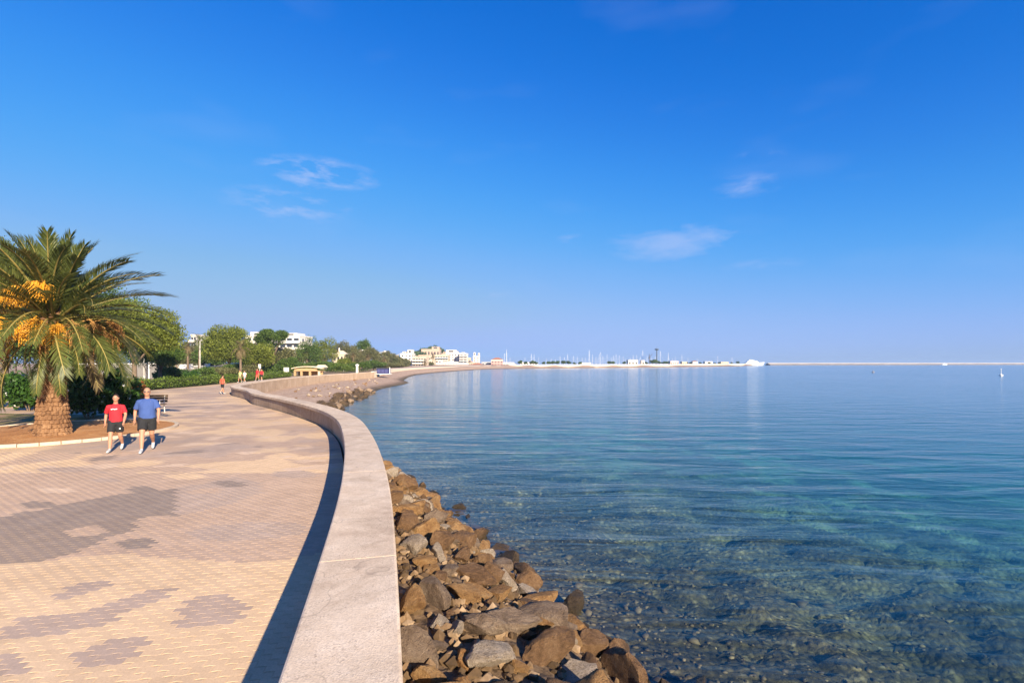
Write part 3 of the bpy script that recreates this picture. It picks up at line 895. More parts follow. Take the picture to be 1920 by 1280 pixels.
for k in range(70):
    y = rs.uniform(38, 66); xs_ = float(np.interp(y, [38, 45, 53, 60, 68], [-13.4, -15, -16.2, -17.6, -18.4]))
    r = rs.choice([.3, .4, .5, .62])
    put_rock(xs_ - rs.uniform(-.5, 1.8), y, r, rs.choice(['dark', 'dark', 'grey', 'dark']), FARLAB + ', ' + ('nearest third' if y < 46 else ('middle third' if y < 56 else 'farthest third')), 3000 + k, group='rocks at the far water edge')
for k in range(64):
    y = rs.uniform(42, 95); xs_ = float(np.interp(y, [38, 45, 60, 77, 100], [-13.4, -15, -17.6, -19.6, -20.2]))
    put_rock(xs_ - rs.uniform(2.5, 7.5), y, rs.choice([.1, .15, .22, .3]), rs.choice(['grey', 'pale', 'brown']), 'loose stone on the pale beach beyond the wall, ' + ('near part' if y < 55 else ('middle part' if y < 72 else 'far part by the blue hut')), 4000 + k, group='stones on the beach')
# submerged stones and gravel, uncountable
def stones():
    rng = np.random.default_rng(9)
    bm = bmesh.new(); bmesh.ops.create_icosphere(bm, subdivisions=1, radius=1); base = np.array([v.co[:] for v in bm.verts]); fac = np.array([[v.index for v in f.verts] for f in bm.faces]); bm.free()
    P = []
    while len(P) < 3600:
        y = rng.uniform(3, 20); x = float(np.interp(y, [p[1] for p in SHORE[:14]], [p[0] for p in SHORE[:14]])) + rng.exponential(3.6) - .35
        P.append((x, y))
    P = np.array(P); z = terrain_z(P); n = len(P)
    r = rng.uniform(.015, .05, n) * np.where(rng.random(n) < .05, 2.4, 1)
    S = base[None] * (1 + .26 * rng.normal(size=(n, len(base), 1)))
    ax = rng.uniform(.6, 1.4, (n, 1, 3)); ax[:, :, 2] *= .4
    V = S * ax * r[:, None, None]; V += np.column_stack([P, z + r * .2])[:, None, :]
    Fq = fac[None] + (np.arange(n) * len(base))[:, None, None]
    me = mesh_np('submerged_stones', V.reshape(-1, 3), Fq.reshape(-1, 3), True)
    t = NT('submerged_stone'); g = t.n('ShaderNodeNewGeometry'); nz = t.noise(t.coord('Object'), 14, 4, .6)
    c = t.ramp(g.outputs['Random Per Island'], [(0, (.03, .022, .011)), (.5, (.07, .05, .025)), (.9, (.12, .09, .046)), (1, (.19, .145, .08))])
    t.bsdf(t.mix(1.0, c, t.ramp(nz, [(.3, (.7, .7, .66)), (.7, (1.2, 1.2, 1.2))]), 'MULTIPLY'), .7)
    o = link('submerged_stones', me, t.m); tag(o, 'stones and gravel on the shallow seabed', kind='stuff')
stones()
def rubble():
    rng = np.random.default_rng(19)
    bm = bmesh.new(); bmesh.ops.create_icosphere(bm, subdivisions=1, radius=1); base = np.array([v.co[:] for v in bm.verts]); fac = np.array([[v.index for v in f.verts] for f in bm.faces]); bm.free()
    P = []
    while len(P) < 3800:
        y = rng.uniform(3, 19); x1 = float(np.interp(y, [p[1] for p in SHORE[:14]], [p[0] for p in SHORE[:14]])) + .3
        i = int(np.argmin(np.abs(CEN[:, 1] - y))); x0 = WOUT[i][0] + .03
        P.append((rng.uniform(x0, x1), y))
    P = np.array(P); z = terrain_z(P); n = len(P)
    r = rng.uniform(.025, .07, n)
    V = base[None] * (1 + .15 * rng.normal(size=(n, len(base), 1))) * rng.uniform(.6, 1.4, (n, 1, 3)) * r[:, None, None] + np.column_stack([P, z + r * .25])[:, None, :]
    Fq = fac[None] + (np.arange(n) * len(base))[:, None, None]
    me = mesh_np('rubble', V.reshape(-1, 3), Fq.reshape(-1, 3))
    t = NT('rubble_stone'); g = t.n('ShaderNodeNewGeometry'); nz = t.noise(t.coord('Object'), 20, 4, .6)
    c = t.ramp(g.outputs['Random Per Island'], [(0, (.05, .03, .014)), (.5, (.115, .07, .034)), (.85, (.20, .125, .066)), (1, (.30, .21, .13))])
    t.bsdf(t.mix(1.0, c, t.ramp(nz, [(.3, (.7, .7, .66)), (.7, (1.2, 1.2, 1.2))]), 'MULTIPLY'), .85)
    tag(link('rubble', me, t.m), 'small broken stones in the gaps between the boulders', kind='stuff')
rubble()

# ------------------------------------------------------------------ foliage builders
def leaf_cloud(name, blobs, n, size, seed, up=.25, aspect=2.2, shell=.55):
    """blobs: (x,y,z,rx,ry,rz,weight). rhombic leaf faces through the outer part of each blob"""
    rng = np.random.default_rng(seed)
    B = np.array([b[:6] for b in blobs], float); w = np.array([(b[6] if len(b) > 6 else b[3] * b[4]) for b in blobs], float); w /= w.sum()
    idx = rng.choice(len(B), n, p=w)
    d = rng.normal(size=(n, 3)); d /= np.linalg.norm(d, axis=1)[:, None]
    rad = (1 - shell * rng.random(n) ** 1.6) 
    rad *= 1 + .10 * rng.normal(size=n)
    C = B[idx, :3] + d * B[idx, 3:6] * rad[:, None]
    a = rng.normal(size=(n, 3)) + d * .6 + np.array([0, 0, up]); a /= np.linalg.norm(a, axis=1)[:, None]
    b = np.cross(a, rng.normal(size=(n, 3))); b /= np.linalg.norm(b, axis=1)[:, None]
    s = size * rng.uniform(.6, 1.4, n)[:, None]
    V = np.stack([C - a * s, C + b * s / aspect, C + a * s, C - b * s / aspect], 1)
    Fq = np.arange(n * 4).reshape(n, 4)
    return mesh_np(name, V.reshape(-1, 3), Fq)
PINE = mat_leaf('pine_needles', (.052, .074, .012), (.22, .25, .036), .3)
PINE_D = mat_leaf('pine_needles_dark', (.028, .058, .012), (.11, .17, .03), .25)
OLIVE = mat_leaf('olive_foliage', (.055, .062, .02), (.19, .185, .075), .25)
BUSH = mat_leaf('glossy_leaves', (.014, .04, .008), (.06, .13, .02), .25, .4)
HEDGE = mat_leaf('hedge_leaves', (.04, .075, .010), (.15, .21, .03), .3, .5)
RUST = mat_leaf('rust_leaves', (.14, .045, .012), (.34, .13, .035), .3)
PALMG = mat_leaf('palm_leaflets', (.045, .062, .016), (.15, .17, .045), .3, .42)
PALMO = mat_leaf('palm_leaflets_dry', (.12, .09, .04), (.27, .21, .10), .3, .6)
BARK = mat_plain('bark', (.16, .115, .08), .9, .3, 4, .6)
def lumps(rng, c, R, n, k=.45, flat=1.0):
    out = [(c[0], c[1], c[2], R[0] * .78, R[1] * .78, R[2] * .78, R[0] * R[1])]
    for i in range(n):
        a = rng.uniform(0, 6.283); e = rng.uniform(-.6, 1.2)
        q = k * rng.uniform(.7, 1.25)
        out.append((c[0] + math.cos(a) * math.cos(e) * R[0] * .72, c[1] + math.sin(a) * math.cos(e) * R[1] * .72, c[2] + math.sin(e) * R[2] * .72,
                    R[0] * q, R[1] * q, R[2] * q * flat, R[0] * R[1] * q * q * 2.2))
    return out
TREE_N = [0]
def tree(name, label, loc, H, crown_c, R, mat, n, size, seed, group=None, nl=9, lean=0.0, trunk_r=.22, k=.45, limbs=4):
    """trunk with limbs plus a leafy crown; crown_c and R are relative to the base"""
    rng = random.Random(seed)
    t = empty(name, loc)
    blobs = lumps(rng, crown_c, R, nl, k)
    cr = leaf_cloud('crown', blobs, n, size, seed)
    link('crown', cr, mat, t)
    mb = MB()
    top = Vector((crown_c[0], crown_c[1], crown_c[2] - R[2] * .35))
    p0 = Vector((0, 0, -.15)); p1 = p0.lerp(top, .5) + Vector((lean, 0, 0))
    mb.tube([p0, p0.lerp(p1, .5) + Vector((lean * .3, 0, 0)), p1, top], [trunk_r * 1.25, trunk_r, trunk_r * .85, trunk_r * .5], 8)
    for i in range(limbs):
        b = blobs[1 + i % max(1, len(blobs) - 1)]
        q = Vector(b[:3]); m_ = p1.lerp(q, .5) + Vector((0, 0, .2))
        mb.tube([p1, m_, q], [trunk_r * .5, trunk_r * .32, trunk_r * .14], 6)
    mb.build('trunk', BARK, t, smooth=True)
    tag(t, label, 'tree', group); return t

# ------------------------------------------------------------------ palm bed and the big date palm
PALM = Vector((-15.5, 17.1, .06))
def build_planter():
    c = Vector((-16.3, 18.2)); R = 3.62
    pl = empty('planting_bed', (c.x, c.y, 0))
    # earth mound
    V, Fc = [(0, 0, .12)], []
    rings = [(.9, .115), (1.8, .10), (2.7, .08), (3.3, .07), (3.56, .055)]
    n = 56
    for r, z in rings:
        for k in range(n):
            a = 2 * math.pi * k / n
            V.append((r * math.cos(a), r * math.sin(a), z + .025 * mnoise.noise((r * math.cos(a) * 1.3, r * math.sin(a) * 1.3, 3))))
    for k in range(n): Fc.append((0, 1 + k, 1 + (k + 1) % n))
    for j in range(len(rings) - 1):
        for k in range(n): Fc.append((1 + j*n + k, 1 + (j+1)*n + k, 1 + (j+1)*n + (k+1) % n, 1 + j*n + (k+1) % n))
    me = bpy.data.meshes.new('earth'); me.from_pydata(V, [], Fc); me.update(); flip_up(me)
    t = NT('red_earth'); co = t.coord('Object'); a = t.noise(co, 1.2, 5, .6); b = t.noise(co, 16, 4, .7)
    t.bsdf(t.ramp(t.math('ADD', t.math('MULTIPLY', a, .5), t.math('MULTIPLY', b, .5)), [(.35, (.30, .13, .05)), (.5, (.45, .215, .085)), (.66, (.56, .31, .14))]), .95, t.bump(b, .8, .04), .1)
    link('earth', me, t.m, pl)
    km = mat_plain('kerb_stone_render', (.50, .40, .29), .85, .15, 5, .3)
    nk = 46
    ks = None
    for k in range(nk):
        a0 = 2 * math.pi * k / nk; a1 = 2 * math.pi * (k + 1) / nk - .006
        if ks is None:
            mb = MB(); q = []
            for s in range(4):
                a = -(a1 - a0) / 2 + (a1 - a0) * s / 3
                q.append(a)
            poly = [(math.cos(a) * (R - .13), math.sin(a) * (R - .13)) for a in q] + [(math.cos(a) * R, math.sin(a) * R) for a in reversed(q)]
            mb.prism(poly, 0, .095)
            ks = mb.mesh('kerb_stone'); ks.materials.append(km); flip_up(ks)
        o = bpy.data.objects.new('kerb_stone', ks); COL.objects.link(o); o.parent = pl; o.rotation_euler = (0, 0, (a0 + a1) / 2); o.location = (0, 0, .003 * math.sin(k * 2.1))
    tag(pl, 'round bed of red earth with a low stone kerb under the big palm', 'planter')
build_planter()
def frond_mesh(name, L, droop, seed, mat, pairs=64, vlift=.5, wid=.016):
    rng = np.random.default_rng(seed)
    V, Fc = [], []
    seg = 16; pts = []; p = np.array([0., 0., 0.]); ang = 0.0
    for i in range(seg + 1):
        pts.append(p.copy()); s = i / seg
        ang = -droop * s ** 1.35
        p = p + L / seg * np.array([math.cos(ang), .02 * math.sin(seed + 3 * s), math.sin(ang)])
    pts = np.array(pts)
    def P(s):
        f = s * seg; i = min(int(f), seg - 1); return pts[i] * (1 - (f - i)) + pts[i + 1] * (f - i)
    def Tn(s):
        i = min(int(s * seg), seg - 1); d = pts[i + 1] - pts[i]; return d / np.linalg.norm(d)
    mb = MB(); mb.tube([tuple(q) for q in pts], [.038 * (1 - i / seg) ** .7 + .005 for i in range(seg + 1)], 5, ell=.6)
    V += [tuple(v) for v in mb.v]; Fc += list(mb.f); nrach = len(mb.f)
    for k in range(pairs):
        s = .10 + .89 * (k + .5) / pairs
        ln = .50 * math.sin(math.pi * min(1, (s - .02) / 1.06)) ** .55 * (1 if s > .2 else (s / .2) ** 1.5) + .06
        for sd in (-1, 1):
            q = P(s + rng.uniform(-.004, .004)); t = Tn(s); side = np.array([0, sd, 0.]); upv = np.cross(t, np.array([0, 1., 0])) * -1
            upv = upv if upv[2] > 0 or abs(t[2]) > .9 else -upv
            fw = .62 + .5 * s + rng.normal(0, .05); li = vlift * (1 - .5 * s) + rng.normal(0, .10)
            d = t * math.sin(fw) + side * math.cos(fw) * math.cos(li) + upv * math.cos(fw) * math.sin(li); d /= np.linalg.norm(d)
            l_ = ln * rng.uniform(.88, 1.1)
            w = np.cross(d, upv); w /= (np.linalg.norm(w) + 1e-9); w *= wid * (1 + .3 * rng.normal() * .3)
            mid = q + d * l_ * .5; tip = q + d * l_ + np.array([0, 0, -.10 * l_])
            b = len(V); V += [tuple(q - w * .5), tuple(q + w * .5), tuple(mid + w), tuple(mid - w), tuple(tip)]
            Fc += [(b, b + 1, b + 2, b + 3), (b + 3, b + 2, b + 4)]
    me = bpy.data.meshes.new(name); me.from_pydata(V, [], Fc)
    me.materials.append(mat); me.materials.append(mat_plain('palm_rib', (.27, .21, .06), .5, .2, 3, .1))
    for i in range(nrach): me.polygons[i].material_index = 1
    me.update(); return me
def bunch_mesh(name, seed, strands=70, L=.75, fruits=13, mat=None):
    rng = random.Random(seed); mb = MB(); fr = MB()
    mb.tube([(0, 0, 0), (.25, 0, .12), (.5, 0, .02)], [.03, .026, .02], 5)
    for k in range(strands):
        a = rng.uniform(0, 6.283); sp = rng.uniform(.03, .30)
        p0 = Vector((.42 + rng.uniform(-.12, .12), 0, .06)); p2 = p0 + Vector((sp * math.cos(a) + .16, sp * math.sin(a) * 1.3, -L * rng.uniform(.45, 1.0)))
        p1 = p0.lerp(p2, .45) + Vector((math.cos(a) * sp * .6, math.sin(a) * sp * .6, .1))
        mb.tube([p0, p1, p2], [.008, .006, .004], 3, False)
        for f in range(fruits):
            s = .3 + .7 * f / fruits
            q = (p0 * (1 - s) ** 2 + p1 * 2 * s * (1 - s) + p2 * s * s) + Vector((rng.uniform(-.02, .02), rng.uniform(-.02, .02), rng.uniform(-.02, .02)))
            r = rng.uniform(.011, .018); b = len(fr.v)
            fr.v += [tuple(q + Vector(o)) for o in ((r, 0, 0), (-r, 0, 0), (0, r, 0), (0, -r, 0), (0, 0, r * 1.3), (0, 0, -r * 1.3))]
            fr.f += [(b, b+2, b+4), (b+2, b+1, b+4), (b+1, b+3, b+4), (b+3, b, b+4), (b+2, b, b+5), (b+1, b+2, b+5), (b+3, b+1, b+5), (b, b+3, b+5)]
    n1 = len(mb.f); b0 = len(mb.v)
    V = mb.v + fr.v; Fc = mb.f + [tuple(i + b0 for i in f) for f in fr.f]
    me = bpy.data.meshes.new(name); me.from_pydata(V, [], Fc)
    for m_ in mat: me.materials.append(m_)
    for i in range(len(Fc)): me.polygons[i].material_index = 0 if i < n1 else 1
    me.update(); return me
def trunk_mesh(prof, rows, around, amp, seed):
    nz, na = rows * 5, around * 5
    H = prof[-1][0]; V = []
    zs = [p[0] for p in prof]; rr = [p[1] for p in prof]
    for i in range(nz + 1):
        z = H * i / nz; r0 = np.interp(z, zs, rr)
        for k in range(na):
            u = k / 5; v = i / 5
            row = math.floor(v); uu = (u + .5 * (row % 2)) % 1.0; vv = v - row
            d = min(1, 2.2 * (1 - abs(2 * uu - 1))) * (1 - vv) ** .8
            a = 2 * math.pi * k / na
            jit = mnoise.noise((math.cos(a) * 3, math.sin(a) * 3, z * 2.5)) * .05 + mnoise.noise((row * 1.7, math.floor(u + .5 * (row % 2)) * 2.3, seed)) * .045
            r = r0 + amp * d + jit
            V.append((r * math.cos(a), r * math.sin(a), z))
    Fc = [(i*na+k, i*na+(k+1) % na, (i+1)*na+(k+1) % na, (i+1)*na+k) for i in range(nz) for k in range(na)]
    return mesh_np('trunk', V, Fc)
def mat_palmtrunk():
    t = NT('palm_trunk'); co = t.coord('Object'); a = t.noise(co, 2.5, 5, .6); b = t.noise(t.coord('Object', (1, 1, 3)), 12, 4, .7)
    t.bsdf(t.ramp(t.math('ADD', t.math('MULTIPLY', a, .5), t.math('MULTIPLY', b, .5)), [(.34, (.07, .035, .018)), (.5, (.19, .10, .05)), (.66, (.34, .20, .105))]), .9, t.bump(b, .7, .03), .15); return t.m
M_PT = mat_palmtrunk()
FRONDS = {}
def build_palm():
    p = empty('date_palm', PALM)
    link('trunk', trunk_mesh([(0, .50), (.15, .47), (.5, .42), (1.0, .365), (1.7, .325), (2.4, .31), (3.0, .35), (3.5, .42), (4.0, .38), (4.3, .2)], 30, 22, .045, 1), M_PT, p)
    types = [frond_mesh('frond', 2.6, .4, 1, PALMG, vlift=.75), frond_mesh('frond', 3.3, .75, 2, PALMG), frond_mesh('frond', 3.5, 1.05, 3, PALMG), frond_mesh('frond', 3.2, 1.35, 4, PALMG, vlift=.35),
             frond_mesh('frond', 3.2, 1.15, 5, PALMO, vlift=.3), frond_mesh('frond', 3.1, .85, 6, PALMG, vlift=.6)]
    rng = random.Random(21)
    def frond(ty, az, pitch, z=3.95, r=.2, sc=1.0, roll=None):
        o = bpy.data.objects.new('frond', types[ty]); COL.objects.link(o); o.parent = p
        o.location = (math.cos(az) * r, math.sin(az) * r, z)
        o.rotation_euler = (rng.uniform(-.5, .5) if roll is None else roll, -pitch, az); o.rotation_mode = 'XYZ'
        o.scale = (sc, sc, sc)
    n = 92; ga = 2.39996
    for k in range(n):
        s = k / (n - 1)
        az = k * ga + rng.uniform(-.15, .15)
        pitch = math.radians(84 - 96 * s ** .95) + rng.uniform(-.1, .1)
        ty = 0 if s < .15 else (5 if s < .35 else (1 if s < .6 else (2 if s < .82 else 3)))
        if s > .7 and k % 7 == 0: ty = 4
        frond(ty, az, pitch, 4.25 - .55 * s, .10 + .32 * s, rng.uniform(.88, 1.06))
    # hanging outer skirt towards the viewer and the right
    for az, pt, ty in ((-1.45, -62, 3), (-1.1, -50, 2), (-1.9, -55, 3), (-2.4, -40, 2), (-.75, -42, 3), (-.3, -30, 4), (.15, -35, 4), (-2.9, -45, 2), (2.6, -50, 3), (.7, -48, 3), (1.5, -52, 3), (-.05, -12, 2), (-.5, -16, 2), (.3, -18, 4), (-2.1, -70, 2)):
        frond(ty, az, math.radians(pt), 3.6, .36, rng.uniform(.56, .68) if pt < -45 else rng.uniform(.72, .86))
    for az, pt, ty in ((-.45, 22, 2), (-.2, 12, 2), (.05, 24, 1), (.25, 8, 2), (-.65, 6, 2), (-.35, -2, 3), (.0, -4, 2), (2.9, 15, 2), (-2.75, 18, 2), (-2.5, 4, 2), (3.3, 0, 2), (-1.9, 22, 1), (-1.2, 28, 1)):
        frond(ty, az, math.radians(pt), 3.85, .25, rng.uniform(.95, 1.08))
    om = mat_plain('date_stalk', (.75, .36, .04), .5, .15, 3, 0); fm = mat_plain('date_fruit', (.80, .38, .03), .45, .25, 6, 0)
    om2 = mat_plain('date_stalk_old', (.42, .22, .07), .7, .2, 3, 0); fm2 = mat_plain('date_fruit_old', (.36, .16, .05), .6, .3, 6, 0)
    b1 = bunch_mesh('date_bunch', 3, 80, .8, 13, (om, fm)); b2 = bunch_mesh('date_bunch', 4, 60, .9, 10, (om2, fm2))
    def bunch(me, az, z, r, sc, pitch=0.0):
        o = bpy.data.objects.new('date_bunch', me); COL.objects.link(o); o.parent = p
        o.location = (math.cos(az) * r, math.sin(az) * r, z); o.rotation_euler = (0, pitch, az); o.scale = (sc, sc, sc)
    bunch(b1, -1.5, 4.75, .55, 1.05, -.2); bunch(b1, -1.1, 4.85, .55, 1.0, -.3); bunch(b1, -1.85, 4.75, .5, 1.0, -.1)
    bunch(b1, -2.0, 3.75, 1.0, 1.2, .1); bunch(b1, -2.35, 3.7, 1.1, 1.15, .2); bunch(b1, -1.15, 3.8, .95, 1.1, .1); bunch(b1, -1.45, 3.85, .9, .9, .2)
    bunch(b1, -2.9, 3.7, 1.3, 1.4, .25); bunch(b1, 3.1, 3.7, 1.35, 1.4, .3); bunch(b1, -2.6, 3.5, 1.5, 1.3, .3)
    bunch(b1, -.75, 3.7, 1.1, 1.0, .2); bunch(b2, -.5, 3.75, 1.1, 1.1, .2); bunch(b2, -.15, 3.8, 1.1, 1.25, .2); bunch(b2, .25, 3.85, 1.2, 1.2, .1); bunch(b2, -.85, 3.5, .6, 1.0, .5)
    bunch(b2, 1.6, 3.9, .8, 1.2, 0)
    tag(p, 'big date palm with orange date bunches and a thick scaly trunk', 'palm')
    return types
FROND_TYPES = build_palm()

# ------------------------------------------------------------------ bushes around the palm
FLW = mat_plain('white_petals', (.85, .83, .78), .6, .05, 8, 0)
def bush(label, loc, R, n, size, mat, seed, flowers=0, nl=10, name='flowering_bush', cat='bush'):
    rng = random.Random(seed); b = empty(name, loc)
    bl = lumps(rng, (0, 0, R[2] * .92), R, nl, .45)
    link('foliage', leaf_cloud('foliage', bl, n, size, seed, .3, 1.8, .5), mat, b)
    mb = MB()
    for k in range(5):
        a = k * 1.257; mb.tube([(.1 * math.cos(a), .1 * math.sin(a), -.05), (.4 * R[0] * math.cos(a), .4 * R[1] * math.sin(a), R[2] * .7)], [.03, .015], 5)
    mb.build('stems', BARK, b)
    if flowers:
        f = MB()
        for k in range(flowers):
            q = rng.choice(bl); d = Vector((rng.gauss(0, 1), rng.gauss(-.5, 1), rng.gauss(.4, 1))).normalized()
            c = Vector(q[:3]) + Vector((d.x * q[3], d.y * q[4], d.z * q[5])) * 1.02
            u = d.orthogonal().normalized(); w = d.cross(u); r = .05
            for i in range(5):
                a = i * 1.2566; e = u * math.cos(a) + w * math.sin(a); g = u * math.cos(a + .5) + w * math.sin(a + .5); h = u * math.cos(a - .5) + w * math.sin(a - .5)
                bb = len(f.v); f.v += [tuple(c), tuple(c + g * r * .8 + d * .012), tuple(c + e * r * 1.2 + d * .02), tuple(c + h * r * .8 + d * .012)]; f.f.append((bb, bb+1, bb+2, bb+3))
        o = f.build('blossoms', FLW, b)
        o['kind'] = 'stuff'
    tag(b, label, cat); return b
bush('tall dark green flowering bush right of the palm trunk', at(168, 22.8), (1.25, 1.0, 1.12), 7000, .085, BUSH, 31, 26)
bush('rounded flowering bush with white blossoms behind the red-shirted walker', at(222, 23.6), (.72, .8, 1.08), 4200, .08, BUSH, 32, 40)
bush('flowering bush between the palm trunk and the left edge', at(58, 26.5), (.95, .9, 1.12), 5000, .085, BUSH, 33, 18)
bush('low green bush at the left edge of the picture', at(8, 28.5), (1.5, .9, .95), 4200, .09, HEDGE, 34, 0, name='green_bush')
bush('rust red shrub behind the man in blue', at(255, 29.0), (.62, .6, .78), 2600, .075, RUST, 35, 0, name='rust_shrub', cat='shrub')
bush('leafy green bush in the gap behind the palm trunk', at(120, 27), (1.2, .8, 1.0), 4000, .09, BUSH, 36, 8, name='leafy_bush')
# ------------------------------------------------------------------ hedge along the promenade
def build_hedge():
    line = resample(catmull([(-31.2, 41.0), (-33.2, 44.6), (-34.2, 48.5), (-34.7, 56.5), (-36.5, 70), (-38.6, 82), (-39.6, 89.5)], 6), .5)
    h = empty('hedge', (line[0][0], line[0][1], 0))
    bl = []
    for k, p in enumerate(line):
        hh = .52 + .07 * math.sin(k * .7) + .05 * math.sin(k * 1.9)
        bl.append((p[0] - line[0][0], p[1] - line[0][1], hh * .95, .75, .6, hh, 1))
    link('foliage', leaf_cloud('foliage', bl, 26000, .075, 41, .4, 1.7, .35), HEDGE, h)
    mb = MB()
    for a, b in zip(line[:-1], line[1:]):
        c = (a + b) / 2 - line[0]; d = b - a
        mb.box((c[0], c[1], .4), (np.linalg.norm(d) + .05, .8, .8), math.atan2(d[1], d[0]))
    mb.build('dark_core', mat_plain('hedge_inside', (.03, .035, .012), .95, .3, 6, .3), h)  # solid core boxes; the hedge's inner shade put into a near-black colour
    tag(h, 'long clipped green hedge along the far promenade edge', 'hedge')
build_hedge()

# ------------------------------------------------------------------ trees
tree('pine_tree', 'tall yellow-green pine behind the palm at the left edge', at(10, 42), 11, (0, 0, 7.6), (4.3, 3.8, 4.2), PINE, 34000, .105, 51, 'pines of the park', nl=13)
tree('pine_tree', 'broad pine rising behind the middle of the palm crown', at(172, 47), 10, (0, 0, 6.6), (4.6, 4.0, 3.6), PINE_D, 32000, .105, 52, 'pines of the park', nl=13)
tree('pine_tree', 'spreading pine right of the palm over the street lamp', at(252, 46), 8, (0, 0, 5.5), (3.4, 3.4, 2.5), PINE, 34000, .10, 53, 'pines of the park', nl=14)
tree('pine_tree', 'dark low pine under the spreading pine, left of the hedge', at(300, 58), 6, (0, 0, 3.6), (2.6, 3.0, 2.2), PINE_D, 16000, .10, 54, 'pines of the park', nl=9)
tree('pine_tree', 'big bright green pine left of the slender palm', at(432, 100), 10, (-.6, 0, 5.7), (4.6, 4.2, 4.0), PINE, 24000, .16, 55, 'pines of the park', nl=14)
tree('pine_tree', 'low yellow-green pine right of the slender palm', at(478, 96), 6, (0, 0, 3.9), (2.9, 3.0, 2.6), PINE, 14000, .15, 56, 'pines of the park', nl=10)
tree('umbrella_pine', 'dense dark umbrella pine in front of the white apartment block', at(512, 116), 10.5, (0, 0, 8.0), (3.4, 3.3, 2.3), PINE_D, 18000, .14, 57, 'pines of the park', nl=12, trunk_r=.3, k=.38)
tree('pine_tree', 'shady pine behind the white garden pillar', at(396, 118), 7, (0, 0, 4.6), (3.4, 3.0, 3.6), PINE_D, 12000, .17, 58, 'pines of the park', nl=9)
tree('olive_tree', 'grey-green olive tree behind the white sign panel', at(524, 122), 5, (0, 0, 3.2), (4.0, 3.4, 2.7), OLIVE, 12000, .17, 59, 'olives of the park', nl=9)
tree('olive_tree', 'dusty olive tree between the hedge and the round kiosk', at(543, 104), 4, (0, 0, 1.8), (2.0, 1.8, 1.8), PINE_D, 7000, .14, 60, 'olives of the park', nl=8)
tree('olive_tree', 'low olive tree at the foot of the umbrella pine', at(500, 128), 4, (0, 0, 2.0), (2.6, 2.0, 2.2), OLIVE, 7000, .17, 61, 'olives of the park', nl=8)
far_trees = [
    (30, 95, 600, 60, PINE_D, 'dark pine far behind the palm at the left edge'), (120, 100, 610, 55, PINE_D, 'dark pine far behind the palm trunk'), (215, 105, 625, 40, PINE_D, 'shady pine behind the grey garden wall'), (290, 115, 640, 36, PINE_D, 'wide dark tree behind the short white post'),
    (345, 150, 655, 30, PINE_D, 'low dark tree behind the garden walls, left'), (400, 155, 650, 34, PINE_D, 'low dark tree behind the garden walls, middle'), (455, 150, 655, 34, PINE_D, 'low dark tree behind the garden walls, right'), (500, 150, 662, 26, OLIVE, 'dusty tree behind the sign on a post'), (536, 150, 664, 22, OLIVE, 'dusty tree below the white apartment block'),
    (560, 185, 650, 20, PINE, 'light green tree at the right foot of the apartment block'),  # px, d, top py, half width px, material, description
    (575, 150, 638, 18, PINE_D, 'dark round tree right of the white apartment block'), (611, 165, 640, 20, PINE, 'bright green tree left of the yellow house'),
    (636, 190, 643, 16, OLIVE, 'brownish tree behind the yellow house'), (657, 180, 646, 14, OLIVE, 'olive tree right of the yellow house'),
    (679, 210, 641, 16, PINE_D, 'highest dark tree of the distant row'), (696, 190, 655, 16, OLIVE, 'olive tree behind the blue hut, left one'),
    (716, 230, 660, 16, OLIVE, 'olive tree behind the blue hut, right one'), (737, 250, 666, 15, OLIVE, 'low olive tree left of the white stepped block'),
    (755, 280, 674, 12, OLIVE, 'small olive tree under the white stepped block'), (592, 175, 655, 14, PINE, 'low light tree behind the round kiosk'),
    (668, 160, 664, 16, OLIVE, 'bushy tree behind the white post'), (645, 150, 676, 14, PINE, 'low green tree in front of the yellow house'),
    (622, 140, 682, 16, PINE_D, 'dark low shrubbery tree beside the kiosk'), (700, 165, 680, 18, PINE_D, 'low dark tree behind the beach wall'),
    (725, 200, 682, 14, OLIVE, 'low tree right of the blue hut'), (748, 240, 684, 14, OLIVE, 'low tree above the beach wall near the villas'),
    (790, 330, 682, 8, PINE_D, 'small dark tree in front of the tan villas'), (806, 350, 679, 8, OLIVE, 'brownish tree in front of the tan block'),
    (350, 130, 640, 20, OLIVE, 'hazy olive tree behind the garden wall'), (325, 110, 655, 16, OLIVE, 'olive tree right of the spreading pine'),
    (765, 520, 664, 12, PINE_D, 'dark tree left of the castle hill'), (780, 560, 657, 14, PINE_D, 'pine on the left slope of the castle hill'),
    (800, 600, 650, 10, PINE_D, 'pine on top of the castle hill'), (822, 600, 650, 8, PINE_D, 'pine on the right shoulder of the castle hill'), (812, 610, 648, 8, PINE_D, 'pine above the castle wall')]
for k, (px, d, top, hw, m_, lab) in enumerate(far_trees):
    z1 = zat(top - (3 if 140 <= d < 300 else 0), d); r = hw * d / F * (1.35 if d >= 140 else 1.0)
    base = 0 if d < 500 else 6.0
    hh = z1 - base; rz_ = min(hh * .46, r * 1.5)
    tree('broadleaf_tree' if m_ is not PINE_D else 'evergreen_tree', lab, at(px, d, base), hh, (0, 0, hh - rz_ * .95), (r, r * .9, rz_), m_, (11000 if d < 140 else 5200) if d < 300 else 2000, max(.19 * d / 160, r * .045), 70 + k, 'distant trees', nl=7, trunk_r=.2 * d / 160, limbs=3)

